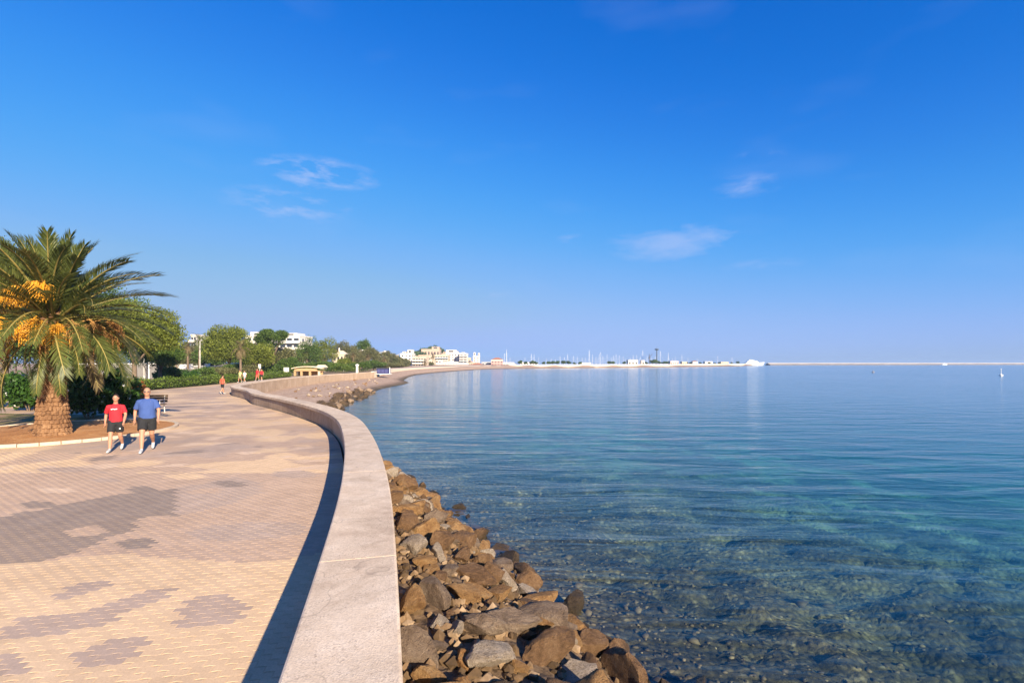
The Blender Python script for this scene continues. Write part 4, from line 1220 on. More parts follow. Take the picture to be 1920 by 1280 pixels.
for k, (px, d_, hw, hh, m_, lab) in enumerate([(310, 66, 26, 1.9, PINE_D, 'dark shrub just behind the left part of the hedge'), (345, 74, 26, 1.7, BUSH, 'leafy shrub behind the hedge before the dark garden wall'), (385, 86, 22, 1.9, PINE_D, 'shrub at the foot of the white garden pillar'),
        (415, 88, 26, 1.8, OLIVE, 'dusty shrub behind the hedge under the bright pine'), (440, 92, 22, 2.4, PINE_D, 'dark shrub left of the slender palm trunk'), (468, 92, 22, 2.0, OLIVE, 'dusty shrub right of the slender palm trunk'), (505, 100, 24, 2.2, PINE_D, 'dark shrub behind the tall white sign'), (550, 118, 24, 2.6, PINE_D, 'dark shrub behind the kiosk, left'), (600, 124, 30, 2.8, PINE_D, 'dark shrub behind the kiosk, right'), (640, 128, 30, 2.4, HEDGE, 'green shrub below the yellow house'), (676, 134, 26, 2.6, PINE_D, 'dark shrub left of the blue hut')]):
    R_ = hw * d_ / F; bush(lab, at(px, d_), (R_, R_ * .8, hh * .52), 5200, .13, m_, 500 + k, 0, name='shrub', cat='shrub')
def far_palm_parts(seed, H, R, dry):
    rng = random.Random(seed); cr = MB()
    for k in range(34):
        az = k * 2.39996; e = math.radians(75 - 125 * k / 33); L = R * rng.uniform(.85, 1.1)
        pts = []; p = Vector((0, 0, H)); a = e
        for i in range(6):
            pts.append(p.copy()); p = p + Vector((math.cos(az) * math.cos(a), math.sin(az) * math.cos(a), math.sin(a))) * L / 5; a -= .28
        sd = Vector((-math.sin(az), math.cos(az), 0))
        for i in range(5):
            w0, w1 = (.30 * math.sin(math.pi * (i + .3) / 5.4)) * R / 2.2, (.30 * math.sin(math.pi * (i + 1.3) / 5.4)) * R / 2.2
            for s in (-1, 1):
                for q in range(3):
                    t0, t1 = q / 3, (q + .62) / 3
                    a0 = pts[i].lerp(pts[i + 1], t0); a1 = pts[i].lerp(pts[i + 1], t1)
                    ww = w0 + (w1 - w0) * t0
                    tip = a1 + sd * s * ww * 1.6 + (pts[i + 1] - pts[i]) * .4 + Vector((0, 0, -.18 * ww))
                    b = len(cr.v); cr.v += [tuple(a0), tuple(a1), tuple(tip)]; cr.f.append((b, b + 1, b + 2))
    tk = MB().tube([(0, 0, -.1), (.03, 0, H * .35), (-.02, 0, H * .7), (0, 0, H)], [R * .11, R * .085, R * .08, R * .1], 8)
    return cr.mesh('crown'), tk.mesh('trunk', True)
PALM_MESH = {}
def far_palm(label, px, d, top_py, hw_px, dry=False, base=0.0, group='distant palms'):
    R = hw_px * d / F; H = zat(top_py, d) - base - R * .85
    t = empty('palm_tree', at(px, d, base))
    key = (max(1.0, round(H / R, 0)), dry)
    if key not in PALM_MESH:
        ps = far_palm_parts(int(key[0] * 10), key[0] * 2.2, 2.2, dry)
        ps[0].materials.append(PALMO if dry else PALMG); ps[1].materials.append(BARK); PALM_MESH[key] = ps
    ps = PALM_MESH[key]
    sx = R / 2.2; sz = H / (key[0] * 2.2)
    o = link('crown', ps[0], None, t); o2 = link('trunk', ps[1], None, t)
    for q in (o, o2): q.scale = (sx, sx, sz)
    t.rotation_euler = (0, 0, px * .7)
    tag(t, label, 'palm', group); return t
far_palm('slender palm with a bare trunk standing in front of the bright pine', 451, 88, 632, 24, True)
far_palm('shaggy palm beside the first street lamp of the hedge', 374, 104, 617, 24)
far_palm('palm with drooping crown left of the street lamp, further one', 352, 118, 632, 20, True)
far_palm('palm crown just right of the spreading pine', 331, 98, 636, 20)
for k, (px, d, top, hw, dry, lab) in enumerate([(549, 140, 650, 13, True, 'small palm right of the umbrella pine'), (576, 150, 648, 15, False, 'dark palm above the round kiosk'), (601, 170, 652, 12, True, 'palm between the two far lamp posts'),
        (662, 150, 655, 12, True, 'palm beside the white post'), (676, 175, 652, 13, True, 'brown palm right of the white post'), (690, 185, 660, 12, True, 'palm above the beach wall, left of the blue hut'),
        (704, 200, 662, 12, False, 'palm directly behind the blue hut'), (721, 215, 664, 11, True, 'palm right behind the blue hut'), (741, 240, 668, 11, False, 'palm left of the white stepped block'),
        (797, 300, 671, 9, True, 'brown palm in front of the tan villa'), (812, 370, 660, 8, True, 'tall palm between the villa and the apartments'), (776, 300, 682, 8, False, 'low palm at the beach wall below the villa'),
        (634, 180, 648, 13, True, 'palm rising behind the yellow house'), (652, 200, 650, 12, True, 'palm behind the yellow house, right one')]):
    far_palm(lab, px, d, top, hw, dry)

# ------------------------------------------------------------------ street lamps, signs, posts
STEEL = mat_plain('galvanised_paint', (.58, .56, .50), .45, .1, 4, .05, .5)
DARKM = mat_plain('dark_metal', (.05, .05, .055), .5, .2, 5, .05, .5)
WHITE = mat_plain('white_paint', (.80, .77, .71), .6, .06, 2, .05)
def street_lamp(label, px, d, H, arm=2.4):
    t = empty('street_lamp', at(px, d)); s = max(1.0, d / 110)
    MB().tube([(0, 0, -.1), (0, 0, H * .5), (0, 0, H)], [.10 * s, .085 * s, .065 * s], 8).build('pole', STEEL, t, smooth=True)
    MB().tube([(0, 0, H - .08), (arm * .5, -.1, H + .32), (arm, -.2, H + .58)], [.055 * s, .05 * s, .045 * s], 6).build('arm', STEEL, t)
    h = MB().box((arm + .3, -.26, H + .64), (.95, .34 * s, .16 * s), 0, .7).build('lamp_head', WHITE, t)
    MB().box((arm + .34, -.26, H + .55 - .02 * s), (.6, .22 * s, .03), 0).build('diffuser', mat_plain('lamp_glass', (.7, .7, .66), .2, .05, 5, 0), h)
    MB().tube([(0, 0, 0), (0, 0, .5)], [.15, .13], 8).build('base_sleeve', STEEL, t)
    tag(t, label, 'street lamp', 'street lamps of the seafront road')
for px, d, H, lab in ((270, 77, 7.2, 'street lamp in front of the spreading pine'), (375, 99, 6.8, 'street lamp beside the white garden pillar'), (497, 126, 6.9, 'street lamp between the two pines, before the umbrella pine'),
                      (553, 158, 6.4, 'street lamp at the left end of the kiosk'), (600, 195, 6.4, 'street lamp above the right end of the kiosk'), (585, 225, 6.6, 'farther street lamp above the middle of the kiosk'),
                      (668, 190, 6.6, 'street lamp at the left end of the beach wall'), (710, 210, 6.6, 'street lamp behind the left side of the blue hut'), (745, 260, 6.6, 'street lamp right of the blue hut'), (760, 300, 6.6, 'street lamp below the white stepped block')):
    street_lamp(lab, px, d, H)
def post(name, label, px, d, H, r, mat, cat, cap=None):
    t = empty(name, at(px, d)); MB().tube([(0, 0, -.1), (0, 0, H)], [r, r * .85], 8).build('shaft', mat, t)
    (cap or MB().ball((0, 0, H), (r * 1.5, r * 1.5, r), 8, 5)).build('cap', mat, t); tag(t, label, cat)
post('white_post', 'short white post right of the first street lamp', 279, 76, 2.5, .08, WHITE, 'post')
post('white_post', 'white signpost shaft at the left end of the beach wall', 669.5, 122, 1.9, .3, WHITE, 'post')
def sign(label, px, d, z0, w, h, mat=WHITE, name='sign_panel'):
    t = empty(name, at(px, d)); MB().box((0, -.03, z0 + h / 2), (w, .05, h)).build('panel', mat, t)
    MB().tube([(0, .03, -.1), (0, .03, z0 + h)], .05, 6).build('post', STEEL, t)
    MB().box((0, -.06, z0 + h / 2), (w * .8, .012, h * .12)).build('stripe', mat_plain('sign_grey', (.45, .45, .43), .6), t)
    tag(t, label, 'sign')
sign('tall white sign on a post behind the red-shirted pair', 487, 92, 1.5, .45, .75)
sign('square white panel at the end of the hedge', 537, 96, .5, .95, 1.1)
sign('white panel in the shrubs below the yellow house, left one', 609, 140, .9, .95, 1.1)
sign('white panel in the shrubs below the yellow house, middle one', 619, 140, .9, .95, 1.1)
sign('wide white board right of the yellow house', 644, 140, .9, 1.1, .5)

# ------------------------------------------------------------------ garden walls
GREYW = mat_plain('grey_render', (.20, .185, .17), .85, .15, 1.5, .2)
def garden_wall(label, px0, px1, d, h, mat, cap=True, pillars=()):
    a, b = at(px0, d), at(px1, d); w = b.x - a.x
    t = empty('garden_wall', ((a.x + b.x) / 2, d, 0))
    MB().box((0, 0, h / 2 - .05), (w, .25, h + .1)).build('wall_panel', mat, t)
    if cap: MB().box((0, 0, h + .05), (w + .1, .34, .1)).build('coping', WHITE, t)
    for p in pillars:
        x = at(p, d).x - (a.x + b.x) / 2
        c = MB().box((x, -.02, h * .62), (.8, .5, h * 1.25)).build('pillar', WHITE, t)
        MB().box((x, -.02, h * 1.25 + .06), (.95, .62, .12)).build('pillar_cap', WHITE, c)
    tag(t, label, 'wall')
garden_wall('long grey garden wall in the shade behind the palm', 150, 300, 82, 2.3, GREYW)
garden_wall('dark grey low garden wall between hedge and street lamp', 300, 374, 104, 1.25, mat_plain('dark_render', (.14, .12, .10), .85, .15, 1.5, .2), False)
garden_wall('grey garden wall with white coping and one white pillar', 364, 440, 108, 1.75, GREYW, True, (389,))
garden_wall('short white wall stub above the dark garden wall', 328, 361, 128, 2.1, WHITE, True)
garden_wall('pale wall glimpsed behind the slender palm', 430, 452, 112, 1.9, WHITE, False, (437, 446))
# ------------------------------------------------------------------ kiosk, hut, bench
def kiosk():
    d = 99; t = empty('beach_kiosk', at(580, d)); oc_ = mat_plain('ochre_render', (.40, .27, .14), .8, .12, 1.2, .1); cr = mat_plain('cream_render', (.62, .52, .36), .8, .08, 1.2, .1)
    w = 5.0
    MB().box((0, 0, .95), (w, 2.6, .12)).build('lintel', oc_, t)
    MB().box((-.1, .9, .5), (w - .2, .3, 1.0)).build('back_wall', oc_, t)
    for x in (-2.35, -1.1, .55, 2.3): MB().box((x, -1.0, .5), (.36, .36, 1.02)).build('column', cr if x > 2 else oc_, t)
    MB().box((-.3, -.95, 1.22), (w - .6, .14, .42)).build('fascia', oc_, t)
    seg = []
    mb = MB(); n = 18
    for k in range(n + 1):
        x = -2.9 + 5.8 * k / n; z = 1.48 + .38 * math.sin(math.pi * k / n) ** .8
        seg.append((x, z))
    for y in (-1.5, 1.5):
        for x, z in seg: mb.v.append((x, y, z))
        for x, z in seg: mb.v.append((x, y, z - .16 - .12 * abs(math.cos(math.pi * seg.index((x, z)) / n)) * 0))
    m_ = n + 1
    for k in range(n):
        mb.f += [(k, k+1, 2*m_+k+1, 2*m_+k), (m_+k+1, m_+k, 3*m_+k, 3*m_+k+1), (k, m_+k, m_+k+1, k+1), (2*m_+k, 2*m_+k+1, 3*m_+k+1, 3*m_+k)]
    mb.f += [(0, 2*m_, 3*m_, m_), (n, m_+n, 3*m_+n, 2*m_+n)]
    mb.build('roof', cr, t)
    MB().box((2.3, .4, 1.85), (1.9, 1.6, .5), 0, .6).build('roof_turret', cr, t)
    tag(t, 'cream beach kiosk with curved roof and ochre columns at the hedge end', 'kiosk')
kiosk()
def hut():
    d = 113; t = empty('blue_hut', at(719.5, d)); bl = mat_plain('blue_paint', (.035, .035, .11), .6, .2, 1.5, .1); gr = mat_plain('dark_felt', (.06, .06, .065), .9, .2, 3, .2)
    MB().box((0, 0, .62), (2.7, 1.8, 1.24)).build('cabin', bl, t)
    MB().box((0, 0, 1.31), (3.0, 2.1, .13), 0, .92).build('roof', gr, t)
    for x in (-.8, .0, .8): MB().box((x, -.93, .68), (.62, .06, .75)).build('shutter', mat_plain('blue_shutter', (.06, .065, .17), .6, .15, 3, .05), t)
    MB().box((1.55, -.8, .75), (.14, .14, 1.5)).build('corner_post', WHITE, t)
    MB().box((0, -.4, .03), (3.3, 2.4, .1)).build('plinth', WHITE, t)
    tag(t, 'small dark blue beach hut with a flat dark roof', 'hut')
hut()
def bench():
    t = empty('park_bench', (-18.15, 25.2, 0), math.radians(8)); wd = mat_plain('dark_wood', (.10, .065, .04), .7, .3, 5, .3)
    for y in (-.2, -.06, .08): MB().box((0, y, .44), (1.65, .12, .035)).build('seat_slat', wd, t)
    for z in (.58, .72, .84): MB().box((0, .2 + (z - .44) * .18, z), (1.65, .03, .11)).build('back_slat', wd, t)
    for x in (-.68, .68):
        MB().tube([(x, -.24, 0), (x, -.2, .42), (x, .17, .42)], .024, 6).build('leg', STEEL, t)
        MB().tube([(x, .26, 0), (x, .19, .45), (x, .29, .9)], .024, 6).build('leg', STEEL, t)
        MB().tube([(x, -.2, .42), (x, -.2, .64), (x, .2, .64)], .018, 6).build('armrest', STEEL, t)
    tag(t, 'dark wooden bench behind the man in the blue shirt', 'bench')
bench()

# ------------------------------------------------------------------ beach wall and far road edge
def polywall(name, label, pts, h, w, z0, mat, cat, top=None):
    t = empty(name, (pts[0][0], pts[0][1], 0)); o = np.array(pts[0])
    P = resample(catmull(pts, 6), 6.0); Tt = np.gradient(P, axis=0); Tt /= np.linalg.norm(Tt, axis=1)[:, None]; Nn = np.stack([-Tt[:, 1], Tt[:, 0]], 1)
    def strip(a, b, za, zb, nm, m_):
        V, Fc = [], []
        for p, n_ in zip(P, Nn):
            for off, z in ((a, za), (a, zb), (b, zb), (b, za)): V.append((p[0] - o[0] + n_[0] * off, p[1] - o[1] + n_[1] * off, z))
        for i in range(len(P) - 1):
            for j in range(4): Fc.append((i*4+j, i*4+(j+1) % 4, (i+1)*4+(j+1) % 4, (i+1)*4+j))
        Fc += [(3, 2, 1, 0), tuple((len(P)-1)*4+j for j in range(4))]
        me = bpy.data.meshes.new(nm); me.from_pydata(V, [], Fc); me.update()
        bm = bmesh.new(); bm.from_mesh(me); bmesh.ops.recalc_face_normals(bm, faces=bm.faces[:]); bm.to_mesh(me); bm.free()
        link(nm, me, m_, t)
    strip(-w / 2, w / 2, z0, h, 'wall_body', mat)
    if top: strip(-w / 2 - .08, w / 2 + .08, h + .002, h + top, 'coping', WHITE)
    tag(t, label, cat)
SANDW = mat_plain('sand_render', (.62, .52, .40), .9, .1, 1.0, .1)
polywall('beach_wall', 'long pale low wall between the beach and the palms', [(-29.5, 107), (-31, 118), (-35, 140), (-37, 170), (-36, 210), (-31, 260), (-25, 312), (-8, 352)], .55, .4, -1.2, SANDW, 'wall', .12)
polywall('quay_wall', 'pale quay edge running along the marina spit', [(-2, 362), (34, 389), (72, 415), (118, 449), (205, 537), (297, 657), (398, 834)], .9, .6, -2, SANDW, 'wall', .25)
BWR = mat_plain('breakwater_rock', (.16, .14, .13), .95, .35, .35, .6)
def breakwater():
    pts = [(428, 850), (520, 880), (700, 930), (900, 985), (1150, 1050), (1500, 1130)]
    t = empty('breakwater', (428, 850, 0)); o = np.array(pts[0])
    P = resample(catmull(pts, 6), 12.0); Tt = np.gradient(P, axis=0); Tt /= np.linalg.norm(Tt, axis=1)[:, None]; Nn = np.stack([-Tt[:, 1], Tt[:, 0]], 1)
    rng = random.Random(3)
    def strip(sec, nm, m_, jit):
        V, Fc = [], []; k = len(sec)
        for p, n_ in zip(P, Nn):
            for off, z in sec: V.append((p[0] - o[0] + n_[0] * off, p[1] - o[1] + n_[1] * off, z + rng.uniform(-jit, jit)))
        for i in range(len(P) - 1):
            for j in range(k - 1): Fc.append((i*k+j, (i+1)*k+j, (i+1)*k+j+1, i*k+j+1))
        me = bpy.data.meshes.new(nm); me.from_pydata(V, [], Fc); me.update(); link(nm, me, m_, t)
    strip([(-9, -3), (-6, -.6), (-4, .9), (-2.2, 1.0), (2, 1.0), (7, -3)], 'rock_armour', BWR, .35)
    strip([(-2.0, .3), (-2.0, 2.1), (.6, 2.1), (.6, .3)], 'parapet', mat_plain('parapet_concrete', (.48, .44, .40), .85, .12, .1, .1), .0)
    tag(t, 'long low harbour breakwater with a white parapet on the horizon', 'breakwater')
breakwater()
# ------------------------------------------------------------------ buildings
GLASS = mat_plain('dark_glass', (.03, .035, .045), .15, .2, 2, 0, .6)
TAN = mat_plain('tan_render', (.46, .34, .25), .85, .1, .5, .1)
CREAMR = mat_plain('warm_cream_render', (.56, .46, .34), .85, .08, .5, .1)
WHR = mat_plain('white_render', (.66, .61, .54), .85, .06, .5, .1)
PINKR = mat_plain('pink_render', (.58, .30, .26), .85, .1, .5, .1)
TILE = mat_plain('roof_tile', (.34, .15, .09), .85, .25, 1.5, .3)
def block(name, label, px0, px1, d, top_py, depth, mat, floors, cols, base=0.0, balcony=False, roof=None, penthouse=None, cat='building', yaw=0.0, group=None):
    """a rendered block: walls, one window object per opening, floor slabs or balconies, parapet, roof pieces"""
    a, b = at(px0, d), at(px1, d); w = b.x - a.x; H = zat(top_py, d) - base
    t = empty(name, ((a.x + b.x) / 2, d + depth / 2, base), yaw)
    MB().box((0, 0, H / 2 - .5), (w, depth, H + 1.0)).build('wall', mat, t)
    fh = H / floors; cw = w / cols
    s = max(1.0, d / 260)
    for f in range(floors):
        for c in range(cols):
            x = -w / 2 + cw * (c + .5); z = fh * (f + .5)
            win = MB().box((x, -depth / 2 - .02, z), (cw * (.72 if balcony else .42), .12, fh * (.52 if balcony else .46))).build('window', GLASS, t)
            if d < 420: MB().box((x, -depth / 2 - .10, z - fh * (.28 if balcony else .25)), (cw * (.8 if balcony else .52), .12, .12)).build('sill', WHR, win)
        if balcony:
            MB().box((0, -depth / 2 - .75, fh * f + fh * .02 + (.0 if f else .1)), (w + .4, 1.5, .2)).build('balcony_slab', WHR, t)
            MB().box((0, -depth / 2 - 1.45, fh * f + fh * .2), (w + .4, .12, fh * .34)).build('balcony_parapet', WHR, t)
        # side windows towards the sea
        for k in range(max(1, int(depth / 5))):
            y = -depth / 2 + depth * (k + .5) / max(1, int(depth / 5))
            MB().box((w / 2 + .01, y, fh * (f + .5)), (.1, 1.3, fh * .45)).build('window', GLASS, t)
    MB().box((0, 0, H + .25 * s), (w + .25, depth + .25, .5 * s)).build('parapet', mat if roof != 'hip' else WHR, t)
    if roof == 'hip':
        MB().box((0, 0, H + .5 * s + w * .09), (w + .8, depth + .8, w * .18), 0, .25).build('roof', TILE, t)
    if penthouse:
        for (x0, x1, hh) in penthouse:
            xm = -w / 2 + w * (x0 + x1) / 2
            ph = MB().box((xm, .5, H + .5 * s + hh / 2), (w * (x1 - x0), depth * .6, hh)).build('roof_storey', mat, t)
            MB().box((xm, -depth * .3 + .46, H + .5 * s + hh * .5), (w * (x1 - x0) * .5, .12, hh * .5)).build('roof_window', GLASS, ph)
    tag(t, label, cat, group); return t
block('apartment_block', 'white balconied apartment block behind the umbrella pine', 460, 562, 192, 631, 12, WHR, 5, 8, balcony=True, penthouse=[(.02, .32, 1.4), (.62, .9, 1.0)])
block('apartment_block', 'white building corner glimpsed between the far palms on the left', 358, 368, 200, 629, 9, WHR, 5, 2, balcony=True)
def yellow_house():
    d = 172; t = empty('yellow_house', at(639, d)); w = 4.1; H = zat(664, d)
    MB().box((0, 0, H / 2), (w, 5, H)).build('wall', CREAMR, t)
    MB().box((0, 0, H + .16), (w + .6, 5.6, .32)).build('cornice', WHR, t)
    rf = MB().box((.4, 0, H + .32 + .45), (w * .62, 3.4, .9), 0, .3).build('roof', CREAMR, t)
    MB().box((-.3, -.6, H + 1.5), (.35, .35, 1.3)).build('chimney', WHR, rf)
    for x in (-1.2, 0, 1.2):
        wn = MB().box((x, -2.52, H * .75), (.6, .1, 1.0)).build('window', GLASS, t)
        MB().box((x, -2.56, H * .75 - .58), (.8, .14, .12)).build('sill', WHR, wn)
    MB().box((0, -2.52, 1.0), (.9, .1, 2.0)).build('door', mat_plain('brown_door', (.14, .08, .045), .6), t)
    tag(t, 'small yellow house with a white cornice among the trees', 'house')
yellow_house()
block('stepped_block', 'white stepped apartment block left of the castle hill', 751, 772, 330, 664, 12, WHR, 4, 3, penthouse=[(.1, .4, 1.2), (.55, .95, 2.4)])
block('white_house', 'white house top above the olive trees', 713, 727, 300, 664, 9, WHR, 3, 2, penthouse=[(.3, .8, 1.0)])
block('villa', 'cream villa with arcades at the beach below the castle hill', 774, 799, 320, 671, 10, CREAMR, 3, 5, balcony=True)
block('villa', 'pale villa just right of the brown palm', 799, 814, 370, 676, 9, CREAMR, 2, 3)
block('castle_wall', 'tan fortress wall on top of the castle hill', 790, 824, 568, 656, 14, TAN, 2, 6, base=2, cat='fortress', penthouse=[(.55, .95, 2.6)])
block('castle_terrace', 'broad tan terrace wall below the fortress', 784, 834, 552, 667, 10, TAN, 1, 8, base=1, cat='fortress')
block('apartment_block', 'tan apartment building below the fortress', 815, 840, 410, 667, 12, CREAMR, 4, 5, balcony=True)
block('apartment_block', 'stepped white apartment building right of the tan one', 836, 862, 440, 663, 12, WHR, 5, 5, penthouse=[(.0, .7, 2.6)])
block('apartment_block', 'narrow white apartment tower at the right end of the town', 862, 876, 430, 664, 10, WHR, 5, 2, balcony=True, penthouse=[(.2, .6, 1.0)])
block('low_house', 'low cream house front below the white apartments', 828, 858, 395, 680, 8, WHR, 2, 6)
block('low_house', 'low pale house at the foot of the narrow tower', 858, 878, 400, 683, 8, WHR, 1, 4)
block('tower_house', 'twin-topped white tower house standing apart', 887, 899, 450, 669, 8, WHR, 5, 2, penthouse=[(.05, .35, 3.2), (.75, 1.0, 2.6)])
block('harbour_house', 'pink harbour house at the edge of the marina', 921, 943, 430, 676, 9, PINKR, 2, 4, roof='hip')
block('harbour_house', 'brown-roofed low harbour house beside the tower house', 884, 905, 415, 685.5, 8, TAN, 1, 4, roof='hip')
block('grey_hall', 'grey warehouse hall left of the pink house', 903, 921, 445, 680, 14, mat_plain('grey_cladding', (.36, .37, .38), .7, .1, 1, .1), 1, 3)
block('harbour_shed', 'cream shed with a bright front on the spit', 958, 968, 432, 684, 6, CREAMR, 1, 2)
block('harbour_shed', 'long white shed left on the marina spit', 943, 964, 445, 681, 6, WHR, 1, 4)
block('harbour_shed', 'white shed with dark palms in front', 976, 1008, 455, 680.5, 6, mat_plain('grey_white', (.58, .55, .52), .8, .1, .5, .1), 1, 6)
block('harbour_shed', 'low long building in the middle of the spit', 1088, 1108, 480, 681.5, 6, WHR, 1, 4)
block('harbour_shed', 'large white boat shed on the spit', 1178, 1196, 500, 676.5, 8, WHR, 1, 3)
block('harbour_shed', 'small white shed right of the boat shed', 1203, 1209, 500, 677, 6, WHR, 1, 1)
block('harbour_shed', 'wide pinkish building near the control tower', 1257, 1272, 540, 678.5, 8, mat_plain('rose_white', (.62, .50, .45), .8, .1, .5, .1), 1, 4)
block('harbour_shed', 'small rose building right of the pinkish one', 1279, 1288, 560, 679.5, 6, CREAMR, 1, 2)
block('harbour_shed', 'white house with brown roof far along the spit', 1299, 1308, 580, 679.5, 6, WHR, 1, 2, roof='hip')
block('harbour_shed', 'white row of boxes towards the end of the spit', 1322, 1336, 620, 679.2, 6, WHR, 1, 4)
block('harbour_shed', 'last pale shed before the white yacht', 1352, 1366, 660, 680, 6, CREAMR, 1, 4)
for k, (p0, p1, d_, ty, mm, fl, cl, lab) in enumerate([(806, 818, 430, 669, CREAMR, 3, 3, 'small cream house wedged under the terrace wall'), (828, 838, 480, 664, TAN, 4, 2, 'tan back-row block behind the stepped building'), (846, 858, 480, 660, WHR, 5, 3, 'white back-row block above the stepped building'),
        (779, 790, 390, 673, TAN, 3, 2, 'tan house behind the cream villa'), (868, 882, 470, 672, CREAMR, 4, 3, 'cream block behind the narrow tower'), (735, 748, 330, 672, CREAMR, 3, 3, 'cream house half hidden in the olive trees'), (763, 777, 400, 668, CREAMR, 4, 3, 'cream block right of the stepped block'), (818, 829, 380, 682, WHR, 2, 3, 'low white beach house under the tan apartments'), (878, 890, 430, 681, TAN, 2, 3, 'low tan house left of the tower house')]):
    block('town_house', lab, p0, p1, d_, ty, 9, mm, fl, cl, penthouse=[(.15 + .1 * (k % 3), .55 + .1 * (k % 4), 1.2 + .5 * (k % 2))])
# castle hill
def hill(name, label, px, d, hw_px, top_py, dep):
    c = at(px, d); R = hw_px * d / F; H = zat(top_py, d)
    def fn(P):
        u = (P[:, 0] - c.x) / R; v = (P[:, 1] - d) / dep
        r = np.clip(1 - u * u - v * v, 0, 1)
        return H * r ** .8 + vnoise(P, .05, 4) * 1.2 * r - .6
    me = grid_mesh(name, np.linspace(c.x - R * 1.02, c.x + R * 1.02, 40), np.linspace(d - dep * 1.02, d + dep * 1.02, 24), fn)
    t = NT('hill_scrub'); co = t.coord('Object'); n = t.noise(co, .25, 5, .65)
    t.bsdf(t.ramp(n, [(.35, (.03, .05, .02)), (.55, (.08, .10, .04)), (.7, (.26, .20, .13))]), .95, t.bump(n, .8, 1.0), .1)
    tag(link(name, me, t.m), label, kind='structure')
hill('hill', 'scrubby castle hill behind the town', 800, 620, 52, 654, 60)

# ------------------------------------------------------------------ marina: sail boats, yacht, towers, buoys
HULL = mat_plain('boat_white', (.80, .79, .76), .3, .04, 1, 0, .5)
MAST = mat_plain('mast_alloy', (.74, .75, .78), .4, .05, 1, 0, .5)
def hull_mb(L, B, H):
    mb = MB(); n = 10
    for i in range(n + 1):
        s = i / n; wd = B / 2 * math.sin(math.pi * min(1, .28 + .72 * s)) ** .7 if s < .97 else .02
        z = H * (1 + .25 * s * s)
        mb.v += [(-L/2 + L * s, -wd, z), (-L/2 + L * s, -wd * .55, -.3), (-L/2 + L * s, wd * .55, -.3), (-L/2 + L * s, wd, z)]
    for i in range(n):
        for j in range(4): mb.f.append((i*4+j, (i+1)*4+j, (i+1)*4+(j+1) % 4, i*4+(j+1) % 4))
    mb.f += [(0, 1, 2, 3), tuple(n*4+3-j for j in range(4))]
    return mb
def sail_boat():
    t = empty('sailing_boat', (0, 0, 0))
    hull_mb(12, 3.6, 1.3).build('hull', HULL, t)
    MB().box((-.8, 0, 1.6), (4.6, 2.0, .8), 0, .75).build('cabin', HULL, t)
    m_ = MB().tube([(.6, 0, 1.2), (.6, 0, 17.0)], [.17, .13], 6).build('mast', MAST, t)
    for z in (7, 12): MB().box((.6, 0, z), (.08, 2.2, .08)).build('spreader', MAST, m_)
    MB().tube([(.6, 0, 2.6), (-4.4, 0, 2.7)], .16, 6).build('boom', mat_plain('sail_cover', (.10, .16, .32), .8, .1, 2, 0), t)
    MB().tube([(.6, 0, 16.5), (5.8, 0, 1.7)], .03, 4).build('forestay', MAST, t)
    MB().tube([(.6, 0, 16.5), (-5.8, 0, 1.5)], .03, 4).build('backstay', MAST, t)
    return t
sb0 = sail_boat()
rs = random.Random(12)
MARKS = [(900, 'the tower house'), (932, 'the pink harbour house'), (992, 'the white shed with palms'), (1098, 'the low long building'), (1187, 'the large boat shed'), (1231, 'the harbour tower'), (1265, 'the pinkish building'), (1304, 'the brown-roofed white house'), (1359, 'the last pale shed'), (1414, 'the white yacht')]
ORD = ['first', 'second', 'third', 'fourth', 'fifth', 'sixth', 'seventh', 'eighth', 'ninth', 'tenth', 'eleventh', 'twelfth', 'thirteenth', 'fourteenth', 'fifteenth']
def between(px, seen):
    for (a_, la), (b_, lb) in zip(MARKS[:-1], MARKS[1:]):
        if a_ <= px < b_:
            seen[a_] = seen.get(a_, 0) + 1
            return ORD[seen[a_] - 1], la, lb
    return 'first', MARKS[0][1], MARKS[1][1]
px_list = [934, 945, 950, 957, 984, 996, 1001, 1010, 1024, 1034, 1041, 1050, 1058, 1064, 1076, 1083, 1091, 1098, 1105, 1111, 1117, 1123, 1127, 1131, 1139, 1146, 1151, 1156, 1162, 1168, 1174, 1181, 1187, 1193, 1200, 1206, 1213, 1222, 1229, 1237, 1253, 1261, 1266, 1279, 1290, 1308, 1345, 1372]
tall = {950: 655, 1105: 656, 1127: 660, 1156: 664, 1206: 657, 1237: 658, 1253: 661, 996: 663, 945: 662}
boat_seen = {}
for i, px in enumerate(px_list):
    o = sb0 if i == 0 else copy_tree(sb0)
    d = 505 + rs.uniform(0, 90) + max(0, px - 1150) * .42
    H = 2.5 + (HOR - (tall.get(px) or rs.uniform(663, 673))) * d / F
    sc = (H - SEA) / 17.0
    o.location = (at(px, d).x, d, SEA); o.scale = (sc, sc, sc); o.rotation_euler = (0, 0, rs.uniform(0, 6.28))
    if px in tall:
        o['label'] = {950: 'tallest pair mast sailing boat behind the white shed, left marina', 1105: 'sailing boat with the tall mast above the low long building', 1127: 'sailing boat mast right of the low long building',
                      1156: 'sailing boat mast standing alone left of the boat shed', 1206: 'tall mast sailing boat just left of the dark crane', 1237: 'tall white mast right of the control tower',
                      1253: 'bright white mast standing alone right of the control tower', 996: 'tall mast above the white shed with palms', 945: 'mast directly behind the pink harbour house'}[px]
    else: o['label'] = '%s bare boat mast between %s and %s' % between(px, boat_seen)
    o['category'] = 'boat'; o['group'] = 'sailing boats in the marina'
